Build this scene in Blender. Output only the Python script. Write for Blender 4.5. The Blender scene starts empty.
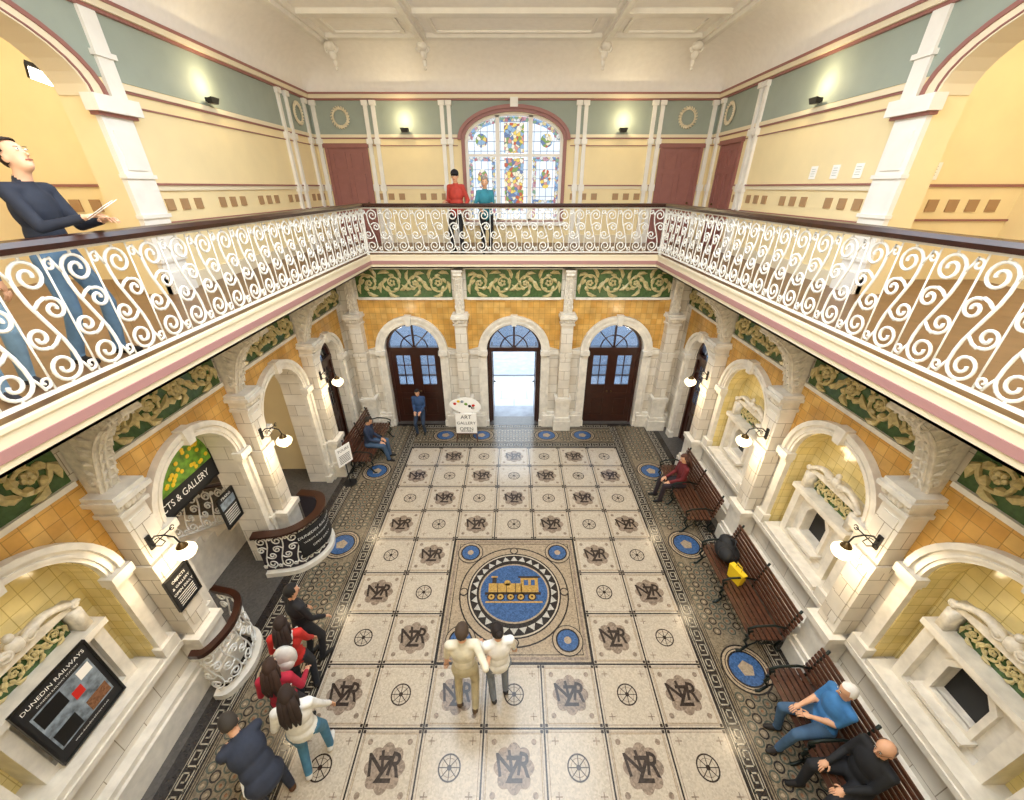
import bpy, bmesh, math, random
import numpy as np
from mathutils import Vector, Matrix
from mathutils.geometry import tessellate_polygon
random.seed(4)
scn=bpy.context.scene
COL=scn.collection
pi=math.pi
def lin(c):
    return tuple((x/12.92 if x<=.04045 else ((x+.055)/1.055)**2.4) for x in c)
def hx(h):
    return lin(tuple(int(h[i:i+2],16)/255 for i in (0,2,4)))
MATS={}
def mat(name,h,rough=.5,metal=0,var=0,scale=6,kind='noise',bump=0,mortar='888888',bw=.3,bh=.15,ms=.006,h2=None,emit=0,off=.5,coat=0):
    m=bpy.data.materials.new(name); m.use_nodes=True
    nt=m.node_tree; n=nt.nodes; l=nt.links
    b=n['Principled BSDF']; c=hx(h)+(1,)
    b.inputs['Base Color'].default_value=c; b.inputs['Roughness'].default_value=rough; b.inputs['Metallic'].default_value=metal
    if coat: b.inputs['Coat Weight'].default_value=coat; b.inputs['Coat Roughness'].default_value=.12
    tc=n.new('ShaderNodeTexCoord')
    out=None
    if kind in('brick','brickxy'):
        vec=tc.outputs['Object']
        if kind=='brick':
            s=n.new('ShaderNodeSeparateXYZ'); l.new(tc.outputs['Object'],s.inputs[0])
            a=n.new('ShaderNodeMath'); a.operation='ADD'; l.new(s.outputs[0],a.inputs[0]); l.new(s.outputs[1],a.inputs[1])
            cb=n.new('ShaderNodeCombineXYZ'); l.new(a.outputs[0],cb.inputs[0]); l.new(s.outputs[2],cb.inputs[1]); vec=cb.outputs[0]
        br=n.new('ShaderNodeTexBrick'); l.new(vec,br.inputs['Vector']); br.offset=off
        br.inputs['Color1'].default_value=c; br.inputs['Color2'].default_value=hx(h2 or h)+(1,); br.inputs['Mortar'].default_value=hx(mortar)+(1,)
        br.inputs['Scale'].default_value=1; br.inputs['Mortar Size'].default_value=ms; br.inputs['Brick Width'].default_value=bw; br.inputs['Row Height'].default_value=bh
        out=br.outputs['Color']
        bp=n.new('ShaderNodeBump'); bp.inputs['Strength'].default_value=.4; bp.inputs['Distance'].default_value=.01; bp.invert=True
        l.new(br.outputs['Fac'],bp.inputs['Height']); l.new(bp.outputs[0],b.inputs['Normal'])
    if var:
        if kind=='mosaic':
            v=n.new('ShaderNodeTexVoronoi'); v.inputs['Scale'].default_value=scale; l.new(tc.outputs['Object'],v.inputs['Vector'])
            sp=n.new('ShaderNodeSeparateColor'); l.new(v.outputs['Color'],sp.inputs[0]); fac=sp.outputs[0]
        else:
            v=n.new('ShaderNodeTexNoise'); v.inputs['Scale'].default_value=scale; v.inputs['Detail'].default_value=6; l.new(tc.outputs['Object'],v.inputs['Vector']); fac=v.outputs[0]
        mr=n.new('ShaderNodeMapRange'); l.new(fac,mr.inputs[0])
        if kind!='mosaic': mr.inputs[1].default_value=.3; mr.inputs[2].default_value=.7
        mr.inputs[3].default_value=1-var; mr.inputs[4].default_value=1+var*.4
        mx=n.new('ShaderNodeMixRGB'); mx.blend_type='MULTIPLY'; mx.inputs[0].default_value=1
        if out: l.new(out,mx.inputs[1])
        else: mx.inputs[1].default_value=c
        l.new(mr.outputs[0],mx.inputs[2]); out=mx.outputs[0]
        if bump:
            bp=n.new('ShaderNodeBump'); bp.inputs['Strength'].default_value=bump; bp.inputs['Distance'].default_value=.02
            l.new(fac,bp.inputs['Height']); l.new(bp.outputs[0],b.inputs['Normal'])
    if out: l.new(out,b.inputs['Base Color'])
    if emit:
        b.inputs['Emission Color'].default_value=c; b.inputs['Emission Strength'].default_value=emit
    MATS[name]=m; return m
def glassmat(name,h,alpha):
    m=bpy.data.materials.new(name); m.use_nodes=True; nt=m.node_tree; nt.nodes.clear()
    o=nt.nodes.new('ShaderNodeOutputMaterial'); t=nt.nodes.new('ShaderNodeBsdfTransparent'); g=nt.nodes.new('ShaderNodeBsdfGlossy')
    t.inputs[0].default_value=hx(h)+(1,); g.inputs['Roughness'].default_value=.05
    x=nt.nodes.new('ShaderNodeMixShader'); x.inputs[0].default_value=alpha
    nt.links.new(t.outputs[0],x.inputs[1]); nt.links.new(g.outputs[0],x.inputs[2]); nt.links.new(x.outputs[0],o.inputs[0]); MATS[name]=m; return m
def stained(name,sat,scale,strength,tint):
    m=bpy.data.materials.new(name); m.use_nodes=True; nt=m.node_tree; n=nt.nodes; l=nt.links; n.clear()
    o=n.new('ShaderNodeOutputMaterial'); e=n.new('ShaderNodeEmission'); tc=n.new('ShaderNodeTexCoord')
    v=n.new('ShaderNodeTexVoronoi'); v.inputs['Scale'].default_value=scale; l.new(tc.outputs['Object'],v.inputs['Vector'])
    w=n.new('ShaderNodeTexVoronoi'); w.feature='DISTANCE_TO_EDGE'; w.inputs['Scale'].default_value=scale; l.new(tc.outputs['Object'],w.inputs['Vector'])
    sp=n.new('ShaderNodeSeparateColor'); l.new(v.outputs['Color'],sp.inputs[0])
    cr=n.new('ShaderNodeValToRGB'); cr.color_ramp.interpolation='CONSTANT'
    cols=['F4ECD0','C0392E','F0D060','3F6FB0','F6F2E6','D88A8A','7FB0DC','6E9A50']
    el=cr.color_ramp.elements; el[0].color=hx(cols[0])+(1,); el[1].position=1/8; el[1].color=hx(cols[1])+(1,)
    for i in range(2,8):
        x_=el.new(i/8); x_.color=hx(cols[i])+(1,)
    l.new(sp.outputs[0],cr.inputs[0])
    mx=n.new('ShaderNodeMixRGB'); mx.inputs[0].default_value=1-sat; l.new(cr.outputs[0],mx.inputs[1]); mx.inputs[2].default_value=hx(tint)+(1,)
    gt=n.new('ShaderNodeMath'); gt.operation='GREATER_THAN'; gt.inputs[1].default_value=.03; l.new(w.outputs['Distance'],gt.inputs[0])
    m2=n.new('ShaderNodeMixRGB'); m2.inputs[1].default_value=(.15,.16,.2,1); l.new(gt.outputs[0],m2.inputs[0]); l.new(mx.outputs[0],m2.inputs[2])
    l.new(m2.outputs[0],e.inputs[0]); e.inputs[1].default_value=strength; l.new(e.outputs[0],o.inputs[0]); MATS[name]=m; return m
def leaded(name,h1,h2,bw,bh,strength,mort='8A96A6'):
    m=bpy.data.materials.new(name); m.use_nodes=True; nt=m.node_tree; n=nt.nodes; l=nt.links; n.clear()
    o=n.new('ShaderNodeOutputMaterial'); e=n.new('ShaderNodeEmission'); tc=n.new('ShaderNodeTexCoord')
    s=n.new('ShaderNodeSeparateXYZ'); l.new(tc.outputs['Object'],s.inputs[0]); cb=n.new('ShaderNodeCombineXYZ'); l.new(s.outputs[0],cb.inputs[0]); l.new(s.outputs[2],cb.inputs[1])
    br=n.new('ShaderNodeTexBrick'); br.offset=0; l.new(cb.outputs[0],br.inputs['Vector'])
    br.inputs['Color1'].default_value=hx(h1)+(1,); br.inputs['Color2'].default_value=hx(h2)+(1,); br.inputs['Mortar'].default_value=hx(mort)+(1,)
    br.inputs['Scale'].default_value=1; br.inputs['Mortar Size'].default_value=.008; br.inputs['Brick Width'].default_value=bw; br.inputs['Row Height'].default_value=bh
    l.new(br.outputs['Color'],e.inputs[0]); e.inputs[1].default_value=strength; l.new(e.outputs[0],o.inputs[0]); MATS[name]=m

mat('stone','E6DFD2',.28,kind='brick',mortar='9C8E79',h2='D8CDBB',bw=.55,bh=.27,ms=.005,var=.14,scale=3)
mat('stonep','E6DFD2',.28,var=.18,scale=7)
mat('relief','E2DACB',.35,var=.25,scale=14,bump=.25)
mat('orange','CF9A4A',.14,kind='brick',mortar='A88242',h2='DDB064',bw=.15,bh=.15,ms=.004,off=0,var=.32,scale=3)
mat('yellowt','ECD68E',.12,kind='brick',mortar='CDB674',h2='F2E0A4',bw=.15,bh=.15,ms=.004,off=0,var=.2,scale=3)
mat('green','48643A',.25,var=.35,scale=20)
mat('gold','C6B682',.35,var=.3,scale=25)
mat('wallyel','F0DCAC',.7,var=.05,scale=2)
mat('sage','9BA498',.7,var=.06,scale=3)
mat('redtrim','96645C',.5)
mat('pink','A87C78',.5)
mat('creamp','E6D9BC',.5)
mat('whitep','EEEAE2',.5,var=.06,scale=4)
mat('ceil','F8F4EE',.7,var=.04,scale=9,bump=.1)
mat('darkwood','35190F',.28,var=.35,scale=9,coat=.2)
mat('doorwood','38190F',.35,var=.3,scale=7,coat=.3)
mat('reddoor','96625A',.5,var=.1)
mat('benchwood','54301E',.4,var=.4,scale=14,coat=.15)
mat('iron','15201C',.45,metal=.4)
mat('black','111112',.4)
mat('blackm','1A1A1C',.7)
mat('whiteiron','EAE8E2',.4)
mat('brass','5A4628',.35,metal=.8)
mat('globe','FFE9C0',.3,emit=2.2)
mat('bulb','FFF3DC',.3,emit=10)
mat('floorwood','87684A',.4,kind='brick',mortar='4E3824',h2='775A3E',bw=1.6,bh=.12,ms=.004,var=.2,scale=5)
mat('brownsq','A98660',.5)
mat('paper','F5F3EE',.7); mat('posterblue','8C99A6',.6,var=.7,scale=12); mat('red','C8281E',.5); mat('yellow','E8C21E',.5)
mat('leafy','6FA02E',.6,var=.6,scale=10,bump=.2)
mat('ink','2C2630',.6)
F=['m_cream','m_dark','m_tan','m_blue','m_brown','m_white','m_green','m_terra','m_grey','m_ink','m_lane','m_key','m_gold']
RG=.19
mat('m_cream','BFB19D',RG,var=.18,scale=50,kind='mosaic')
mat('m_dark','302B29',RG,var=.45,scale=50,kind='mosaic')
mat('m_tan','A8957C',RG,var=.3,scale=50,kind='mosaic')
mat('m_blue','3F5F8C',RG,var=.4,scale=50,kind='mosaic')
mat('m_brown','938170',RG,var=.4,scale=45,kind='mosaic')
mat('m_white','B9B3A8',RG,var=.25,scale=50,kind='mosaic')
mat('m_green','4E5248',RG,var=.4,scale=50,kind='mosaic')
mat('m_terra','8A6248',RG,var=.35,scale=50,kind='mosaic')
mat('m_grey','56524E',.3,var=.3,scale=30,kind='mosaic')
mat('m_ink','3C322C',RG,var=.4,scale=50,kind='mosaic')
mat('m_lane','82745F',RG,var=.4,scale=45,kind='mosaic')
mat('m_key','A69C8A',RG,var=.2,scale=50,kind='mosaic')
mat('m_gold','B8924E',RG,var=.3,scale=50,kind='mosaic')
mat('pave','B4BAC4',.6,kind='brickxy',mortar='9AA0AA',h2='BCC1CA',bw=.9,bh=.6,ms=.02,var=.15,scale=2)
mat('kerb','9298A2',.7,var=.2,scale=4)
glassmat('glass','BFC8D2',.12)
stained('st_mid',.85,12,1.1,'FFEAB0'); leaded('st_pale','F4F8FC','DCE8F4',.18,.22,1.3,'7E8A9A'); stained('st_border',.7,14,1.0,'C8D8EC')  # panes emit their own glow in place of daylight behind the window

_tc={}
def textdata(s,size):
    key=(s,size)
    if key in _tc: return _tc[key]
    cu=bpy.data.curves.new('t','FONT'); cu.body=s; cu.size=size; cu.align_x='CENTER'; cu.align_y='CENTER'; cu.resolution_u=3
    if len(s)==1: cu.offset=.006
    o=bpy.data.objects.new('t',cu); COL.objects.link(o); bpy.context.view_layer.update()
    dg=bpy.context.evaluated_depsgraph_get()
    me=bpy.data.meshes.new_from_object(o.evaluated_get(dg))
    r=([tuple(v.co) for v in me.vertices],[tuple(p.vertices) for p in me.polygons])
    bpy.data.objects.remove(o); bpy.data.curves.remove(cu); bpy.data.meshes.remove(me); _tc[key]=r
    return r
class MB:
    def __init__(s): s.v=[];s.f=[];s.m=[]
    def add(s,vs,fs,mi):
        o=len(s.v); s.v+= [tuple(x) for x in vs]
        for f in fs: s.f.append(tuple(i+o for i in f)); s.m.append(mi)
    def boxf(s,fn,a0,a1,b0,b1,d0,d1,mi=0):
        vs=[fn(a,b,d) for a in(a0,a1) for b in(b0,b1) for d in(d0,d1)]
        s.add(vs,[(0,1,3,2),(4,6,7,5),(0,4,5,1),(2,3,7,6),(0,2,6,4),(1,5,7,3)],mi)
    def box(s,x0,x1,y0,y1,z0,z1,mi=0):
        s.boxf(lambda a,b,d:(d,a,b),y0,y1,z0,z1,x0,x1,mi)
    def slab(s,loops,d0,d1,fn,mi=0,ms=None):
        if ms is None: ms=mi
        flat=[p for L in loops for p in L]
        tr=tessellate_polygon([[Vector((p[0],p[1],0)) for p in L] for L in loops])
        for d in (d0,d1): s.add([fn(p[0],p[1],d) for p in flat],tr,mi)
        for L in loops:
            n=len(L); vs=[fn(p[0],p[1],d0) for p in L]+[fn(p[0],p[1],d1) for p in L]
            s.add(vs,[(i,(i+1)%n,n+(i+1)%n,n+i) for i in range(n)],ms)
    def flat(s,loops,d,fn,mi=0):
        flat=[p for L in loops for p in L]
        tr=tessellate_polygon([[Vector((p[0],p[1],0)) for p in L] for L in loops])
        s.add([fn(p[0],p[1],d) for p in flat],tr,mi)
    def tube(s,P,r,n=6,mi=0):
        P=[Vector(p) for p in P]; N=len(P); R=r if isinstance(r,(list,tuple)) else [r]*N
        t=(P[1]-P[0]).normalized(); u=t.orthogonal().normalized(); vs=[]
        for i in range(N):
            a=P[min(i+1,N-1)]-P[max(i-1,0)]
            if a.length>1e-9: t=a.normalized()
            u=u-t*u.dot(t); u=u.normalized() if u.length>1e-6 else t.orthogonal().normalized(); w=t.cross(u)
            for j in range(n):
                q=2*pi*j/n; vs.append(P[i]+(u*math.cos(q)+w*math.sin(q))*R[i])
        fs=[(i*n+j,i*n+(j+1)%n,(i+1)*n+(j+1)%n,(i+1)*n+j) for i in range(N-1) for j in range(n)]
        fs.append(tuple(range(n))[::-1]); fs.append(tuple((N-1)*n+j for j in range(n))); s.add(vs,fs,mi)
    def cap(s,p0,p1,r0,r1,n=12,mi=0):
        p0=Vector(p0);p1=Vector(p1);t=(p1-p0)
        t=t.normalized() if t.length>1e-6 else Vector((0,0,1))
        P=[];R=[]
        for k in range(5):
            q=(k+.15)/5.15*pi/2; P.append(p0-t*r0*math.cos(q)); R.append(max(r0*math.sin(q),.001))
        P.append(p0);R.append(r0);P.append(p1);R.append(r1)
        for k in range(4,-1,-1):
            q=(k+.15)/5.15*pi/2; P.append(p1+t*r1*math.cos(q)); R.append(max(r1*math.sin(q),.001))
        s.tube(P,R,n,mi)
    def sph(s,c,r,mi=0,nu=12,nv=8,M=None):
        c=Vector(c); r=(r,r,r) if not isinstance(r,(tuple,list)) else r; vs=[]
        def pt(x,y,z):
            p=Vector((x*r[0],y*r[1],z*r[2])); return c+(M@p if M else p)
        vs.append(pt(0,0,1))
        for i in range(1,nv):
            q=pi*i/nv
            for j in range(nu):
                a=2*pi*j/nu; vs.append(pt(math.sin(q)*math.cos(a),math.sin(q)*math.sin(a),math.cos(q)))
        vs.append(pt(0,0,-1)); fs=[]
        for j in range(nu):
            fs.append((0,1+j,1+(j+1)%nu)); e=len(vs)-1; b=1+(nv-2)*nu; fs.append((e,b+(j+1)%nu,b+j))
        for i in range(nv-2):
            for j in range(nu):
                a=1+i*nu; fs.append((a+j,a+nu+j,a+nu+(j+1)%nu,a+(j+1)%nu))
        s.add(vs,fs,mi)
    def rev(s,prof,c,mi=0,n=20):
        vs=[(c[0]+r*math.cos(2*pi*j/n),c[1]+r*math.sin(2*pi*j/n),c[2]+z) for r,z in prof for j in range(n)]
        N=len(prof); fs=[(i*n+j,i*n+(j+1)%n,(i+1)*n+(j+1)%n,(i+1)*n+j) for i in range(N-1) for j in range(n)]
        fs.append(tuple(range(n))); fs.append(tuple((N-1)*n+j for j in range(n))); s.add(vs,fs,mi)
    def text(s,t,size,fn,a,b,d,mi=0,sx=1,ang=0):
        v,f=textdata(t,size); c,q=math.cos(ang),math.sin(ang)
        s.add([fn(a+(x[0]*sx*c-x[1]*q),b+(x[0]*sx*q+x[1]*c),d) for x in v],f,mi)
    def ring(s,c,R,r,fn,mi,d=0,n=28,m=6,a0=0,a1=2*pi):
        s.tube([fn(c[0]+R*math.cos(a0+(a1-a0)*i/n),c[1]+R*math.sin(a0+(a1-a0)*i/n),d) for i in range(n+1)],r,m,mi)
def obj(name,mb,mats,parent=None,loc=(0,0,0),rot=0,label=None,cat=None,kind=None,group=None,smooth=False,recalc=True):
    me=bpy.data.meshes.new(name); me.from_pydata(mb.v,[],mb.f)
    for m in mats: me.materials.append(MATS[m])
    me.polygons.foreach_set('material_index',mb.m)
    if recalc:
        bm=bmesh.new(); bm.from_mesh(me); bmesh.ops.recalc_face_normals(bm,faces=bm.faces); bm.to_mesh(me); bm.free()
    if smooth: me.polygons.foreach_set('use_smooth',[True]*len(me.polygons))
    me.update(); o=bpy.data.objects.new(name,me); COL.objects.link(o); o.location=loc; o.rotation_euler=(0,0,rot)
    tag(o,parent,label,cat,kind,group); return o
def tag(o,parent=None,label=None,cat=None,kind=None,group=None):
    if parent: o.parent=parent
    if label:o['label']=label
    if cat:o['category']=cat
    if kind:o['kind']=kind
    if group:o['group']=group
def empty(name,label,cat,loc=(0,0,0),rot=0,group=None):
    o=bpy.data.objects.new(name,None); COL.objects.link(o); o.location=loc; o.rotation_euler=(0,0,rot); o.empty_display_size=.1
    tag(o,None,label,cat,None,group); return o
def dup(o,loc=None,rot=None,parent=None):
    c=o.copy(); COL.objects.link(c)
    if loc is not None: c.location=loc
    if rot is not None: c.rotation_euler=(0,0,rot)
    if parent: c.parent=parent
    for k in list(o.children): dup(k,parent=c)
    return c
P3=lambda a,b,d:(d,a,b)
WX=4.6; FY=10.3; UX=5.3; UY=12.5; BX=3.48; BY=10.0; ZB=4.95; ZS=4.66; CH=6.4
fL=lambda a,b,d:(-WX+d,a,b); fR=lambda a,b,d:(WX-d,a,b); fF=lambda a,b,d:(a,FY-d,b)
uL=lambda a,b,d:(-UX+d,a,b); uR=lambda a,b,d:(UX-d,a,b); uF=lambda a,b,d:(a,UY-d,b)
def arch(ac,r,zs,b0,rise=None,n=22):
    rise=rise or r
    return [(ac-r,b0)]+[(ac-r*math.cos(pi*i/n),zs+rise*math.sin(pi*i/n)) for i in range(n+1)]+[(ac+r,b0)]
def circ(c,r,n=28,ry=None): return [(c[0]+r*math.cos(2*pi*i/n),c[1]+(ry or r)*math.sin(2*pi*i/n)) for i in range(n)]
def rect(a0,a1,b0,b1): return [(a0,b0),(a1,b0),(a1,b1),(a0,b1)]
def archband(mb,fn,ac,r0,r1,zs,b0,d0,d1,mi,rise0=None,rise1=None):
    o=arch(ac,r1,zs,b0,rise1); i=arch(ac,r0,zs,b0,rise0)
    mb.slab([o+i[::-1]],d0,d1,fn,mi)

# ================= FLOOR =================
fl=MB(); G=lambda a,b,d:(a,b,d*.0012)
fl.box(-8.2,5.2,-1.2,10.75,-.1,0,8)
def R(a0,a1,b0,b1,d,m): fl.flat([rect(a0,a1,b0,b1)],d,G,m)
def Rr(a0,a1,b0,b1,w,d,m):
    R(a0,a1,b0,b0+w,d,m);R(a0,a1,b1-w,b1,d,m);R(a0,a0+w,b0+w,b1-w,d,m);R(a1-w,a1,b0+w,b1-w,d,m)
def ann(c,r0,r1,d,m,n=28): fl.flat([circ(c,r1,n),circ(c,r0,n)],d,G,m)
def disc(c,r,d,m,n=28,ry=None): fl.flat([circ(c,r,n,ry)],d,G,m)
s=.81; Y0=2.15; GX=3.5*s; YE=Y0+8.5*s
R(-4.3,4.3,-1.2,10.3,1,1)
R(-GX,GX,-1.2,YE,2,0)
for n in range(-3,9):
    for c in range(-3,4):
        if 2<=n<=4 and -1<=c<=1: continue
        cx=c*s; cy=Y0+n*s; h=s/2
        Rr(cx-h,cx+h,cy-h,cy+h,.011,3,1)
        Rr(cx-h+.035,cx+h-.035,cy-h+.035,cy+h-.035,.008,3,4)
        for sx in(-1,1):
            for sy in(-1,1):
                R(cx+sx*(h-.035)-.018,cx+sx*(h-.035)+.018,cy+sy*(h-.035)-.018,cy+sy*(h-.035)+.018,4,9)
        if (n+c)%2==0:
            R(cx-h+.05,cx+h-.05,cy-h+.05,cy+h-.05,3,2)
            R(cx-h+.065,cx+h-.065,cy-h+.065,cy+h-.065,4,0)
            pts=[(cx+(.235+.022*abs(math.cos(4*t))*2-.022)*math.cos(t),cy+(.235+.022*abs(math.cos(4*t))*2-.022)*math.sin(t)) for t in [2*pi*i/64 for i in range(64)]]
            fl.flat([pts],5,G,4)
            for sx in(-1,1):
                for sy in(-1,1):
                    q=(cx+sx*.26,cy+sy*.26); disc(q,.035,5,4,10)
            for t,(dx,dy),sz,ag in(('N',(-.115,.03),.33,.18),('Z',(-.0,-.03),.37,0),('R',(.12,.02),.33,-.18)):
                fl.text(t,sz,G,cx+dx,cy+dy,7+dx*3,9,ang=ag,sx=.86)
        else:
            ann((cx,cy),.125,.143,4,9,24); ann((cx,cy),.09,.098,4,4,20); disc((cx,cy),.03,5,9,12)
            for k in range(8):
                a=2*pi*k/8; u=Vector((math.cos(a),math.sin(a))); p=Vector((-u.y,u.x))*.005; C0=Vector((cx,cy))
                fl.flat([[tuple(C0+u*.03+p),tuple(C0+u*.03-p),tuple(C0+u*.13-p),tuple(C0+u*.13+p)]],5,G,9)
            for sx in(-1,1):
                for sy in(-1,1):
                    q=(cx+sx*.27,cy+sy*.27); R(q[0]-.045,q[0]+.045,q[1]-.006,q[1]+.006,4,4); R(q[0]-.006,q[0]+.006,q[1]-.045,q[1]+.045,4,4)
mc=(0,Y0+3*s); h=1.5*s
R(-h,h,mc[1]-h,mc[1]+h,3,2)
Rr(-h,h,mc[1]-h,mc[1]+h,.03,4,1); Rr(-h+.06,h-.06,mc[1]-h+.06,mc[1]+h-.06,.04,4,4); Rr(-h+.13,h-.13,mc[1]-h+.13,mc[1]+h-.13,.012,4,1)
disc(mc,.98,4,1,48); disc(mc,.955,5,2,48); disc(mc,.84,6,1,48); disc(mc,.815,7,0,48); disc(mc,.79,8,1,48)
for k in range(28):
    a=2*pi*k/28; w=pi/28*.9
    P=[(mc[0]+r*math.cos(q),mc[1]+r*math.sin(q)) for r,q in((.67,a-w),(.77,a),(.67,a+w))]
    fl.flat([P],9,G,5)
disc(mc,.66,10,1,40); disc(mc,.63,11,2,40,.59); disc(mc,.60,12,3,40,.56)
lx,ly=mc; ly+=.02
R(lx-.46,lx+.14,ly-.03,ly+.15,13,12); R(lx+.12,lx+.44,ly-.03,ly+.27,13,12); R(lx+.08,lx+.48,ly+.26,ly+.30,14,9)
R(lx+.18,lx+.26,ly+.11,ly+.22,14,3); R(lx+.31,lx+.38,ly+.11,ly+.22,14,3)
for x in(-.3,-.14,.02): R(lx+x,lx+x+.012,ly-.03,ly+.15,14,9)
R(lx-.40,lx-.32,ly+.15,ly+.28,13,9); R(lx-.42,lx-.30,ly+.27,ly+.30,14,12); disc((lx-.12,ly+.16),.06,13,12,14)
R(lx-.52,lx+.48,ly-.08,ly-.03,14,9)
for x in(-.40,-.24,-.06,.12,.32): disc((lx+x,ly-.12),.078,14,9,16); disc((lx+x,ly-.12),.055,15,12,12); disc((lx+x,ly-.12),.02,16,9,8)
R(lx-.50,lx+.50,ly-.235,ly-.205,13,12)
for sx in(-1,1):
    for sy in(-1,1):
        q=(mc[0]+sx*.86,mc[1]+sy*.86); disc(q,.25,11,1,24); disc(q,.235,12,2,24); disc(q,.19,13,1,24); disc(q,.165,14,3,24); disc(q,.06,15,2,10)
for k in range(4):
    a=k*pi/2; q=(mc[0]+.9*math.cos(a),mc[1]+.9*math.sin(a)); disc(q,.08,12,1,16); disc(q,.06,13,2,16)
def key(a0,a1,b0,b1,fn,sw=.018):
    hgt=b1-b0; L=hgt*1.15; n=max(1,int((a1-a0)/L)); L=(a1-a0)/n
    def seg(x0,y0,x1,y1,m=11):
        x0,x1=sorted((x0,x1));y0,y1=sorted((y0,y1)); fl.flat([rect(x0-sw/2,x1+sw/2,y0-sw/2,y1+sw/2)],4,fn,m)
    fl.flat([rect(a0,a1,b0,b0+.01)],4,fn,11); fl.flat([rect(a0,a1,b1-.01,b1)],4,fn,11)
    y0=b0+.035; y1=b1-.035; H=y1-y0
    for i in range(n):
        x=a0+i*L; seg(x,y0,x+L,y0); seg(x+.12*L,y0,x+.12*L,y1); seg(x+.12*L,y1,x+.82*L,y1); seg(x+.82*L,y1,x+.82*L,y0+.33*H); seg(x+.82*L,y0+.33*H,x+.42*L,y0+.33*H); seg(x+.42*L,y0+.33*H,x+.42*L,y0+.66*H)
def border(a0,a1,fn,meds):
    key(a0,a1,.03,.22,fn)
    fl.flat([rect(a0,a1,.25,1.08)],3,fn,10)
    for b in(.27,.30,1.02,1.05): fl.flat([rect(a0,a1,b,b+.012)],4,fn,1)
    n=int((a1-a0)/.17)
    for i in range(n):
        a=a0+(i+.5)*(a1-a0)/n
        if min(abs(a-m) for m in meds)<.42: continue
        for j,b in enumerate((.38,.49,.61,.73,.85,.95)):
            o=.0 if j%2 else .085
            fl.flat([circ((a+o,b),.066,12),circ((a+o,b),.046,12)],4,fn,1 if j in(1,4) else 6)
            fl.flat([circ((a+o,b),.02,8)],4,fn,7 if j in(2,3) else 2)
    for m in meds:
        for r,d,c in((.36,5,1),(.335,6,2),(.30,7,1),(.24,8,3)): fl.flat([circ((m,.67),r,28)],d,fn,c)
        fl.flat([circ((m,.67),.285,28),circ((m,.67),.265,28)],8,fn,2)
        fl.flat([circ((m,.67),.12,5)],9,fn,2)
    key(a0,a1,1.11,1.30,fn)
border(-1.2,10.15,lambda a,b,d:(GX+b,a,d*.0012),[.95,3.3,5.65,8.0])
border(-1.2,10.15,lambda a,b,d:(-GX-b,a,d*.0012),[.95,3.3,5.65,8.0])
border(-GX-.02,GX+.02,lambda a,b,d:(a,YE+.02+b*.9,d*.0012+.0001),[-2.0,-.95,.95,2.0])
obj('floor',fl,F,kind='structure',label='mosaic tile floor with railway monograms, wheels and blue medallions',recalc=False)

# ================= GROUND WALLS =================
bays=[2.18,4.52,6.85,9.0]
ARS=[.74,.74,.74,.58]; AOS=[.91,.91,.91,.74]; ZSP=2.56
def notched(a0,a1,b0,b1,notches):
    L=[(a0,b0)]
    for n in notches: L+=n
    return L+[(a1,b0),(a1,b1),(a0,b1)]
def buildside(name,fn,un,opens,niches):
    w=MB()
    notch=[arch(bays[i],ARS[i],ZSP,0) for i in opens]
    holes=[arch(bays[i],ARS[i],ZSP,1.05) for i in niches]
    w.slab([notched(-1.2,10.7,0,ZS,notch)]+holes,0,-.42,fn,0)
    for i in niches:
        w.boxf(fn,bays[i]-.85,bays[i]+.85,.9,3.4,-.32,-.4,2)
        archband(w,fn,bays[i],ARS[i]-.012,ARS[i]+.01,ZSP,1.05,-.33,-.001,2)
    for i in range(4):
        a0=(bays[i]-1.17 if i else 1.0)+.0; a1=bays[i]+(1.17 if i<3 else 1.05)
        if i==3: a0=8.02
        AO=AOS[i]
        L=[(a0,ZSP)]+arch(bays[i],AO-.02,ZSP,ZSP)[1:-1]+[(a1,ZSP),(a1,3.68),(a0,3.68)]
        w.slab([L],0,.015,fn,1)
    w.slab([[(-1.2,ZB),(2.1,ZB)]+arch(4.1,2.0,7.4,ZB,.78)[1:-1]+[(6.1,ZB),(UY+.3,ZB),(UY+.3,8.5),(-1.2,8.5)]],0,-.35,un,3)
    obj(name,w,['stone','orange','yellowt','wallyel'],kind='structure',label='hall wall of cream glazed blocks with tiled spandrels and painted upper storey')
buildside('wall_left',fL,uL,[1,2,3],[0])
buildside('wall_right',fR,uR,[3],[0,1,2])
DX=[-2.82,0,2.82]
w=MB()
w.slab([notched(-5.05,5.05,0,ZS,[arch(x,.76,2.4,0) for x in DX])],0,-.42,fF,0)
for i,x in enumerate(DX):
    L=[(x-1.3,2.42)]+arch(x,.93,2.4,2.42)[1:-1]+[(x+1.3,2.42),(x+1.3,3.82),(x-1.3,3.82)]
    L=[p for p in L if p[1]>=2.42-1e-6]
    w.slab([L],0,.015,fF,1)
seg=[(-1.32*math.cos(pi*i/16),7.5+.62*math.sin(pi*i/16)) for i in range(17)]
w.slab([rect(-5.6,5.6,ZB,8.5),[(-1.32,5.55)]+seg+[(1.32,5.55)]],0,-.35,uF,3)
obj('wall_far',w,['stone','orange','yellowt','wallyel'],kind='structure',label='end wall with three arched doorways and stained glass window above')
w=MB(); w.box(-8.3,8.3,-1.5,-1.2,0,9.3,0); obj('wall_near',w,['wallyel'],kind='structure',label='plain cream wall closing the hall')
w=MB()
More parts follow.
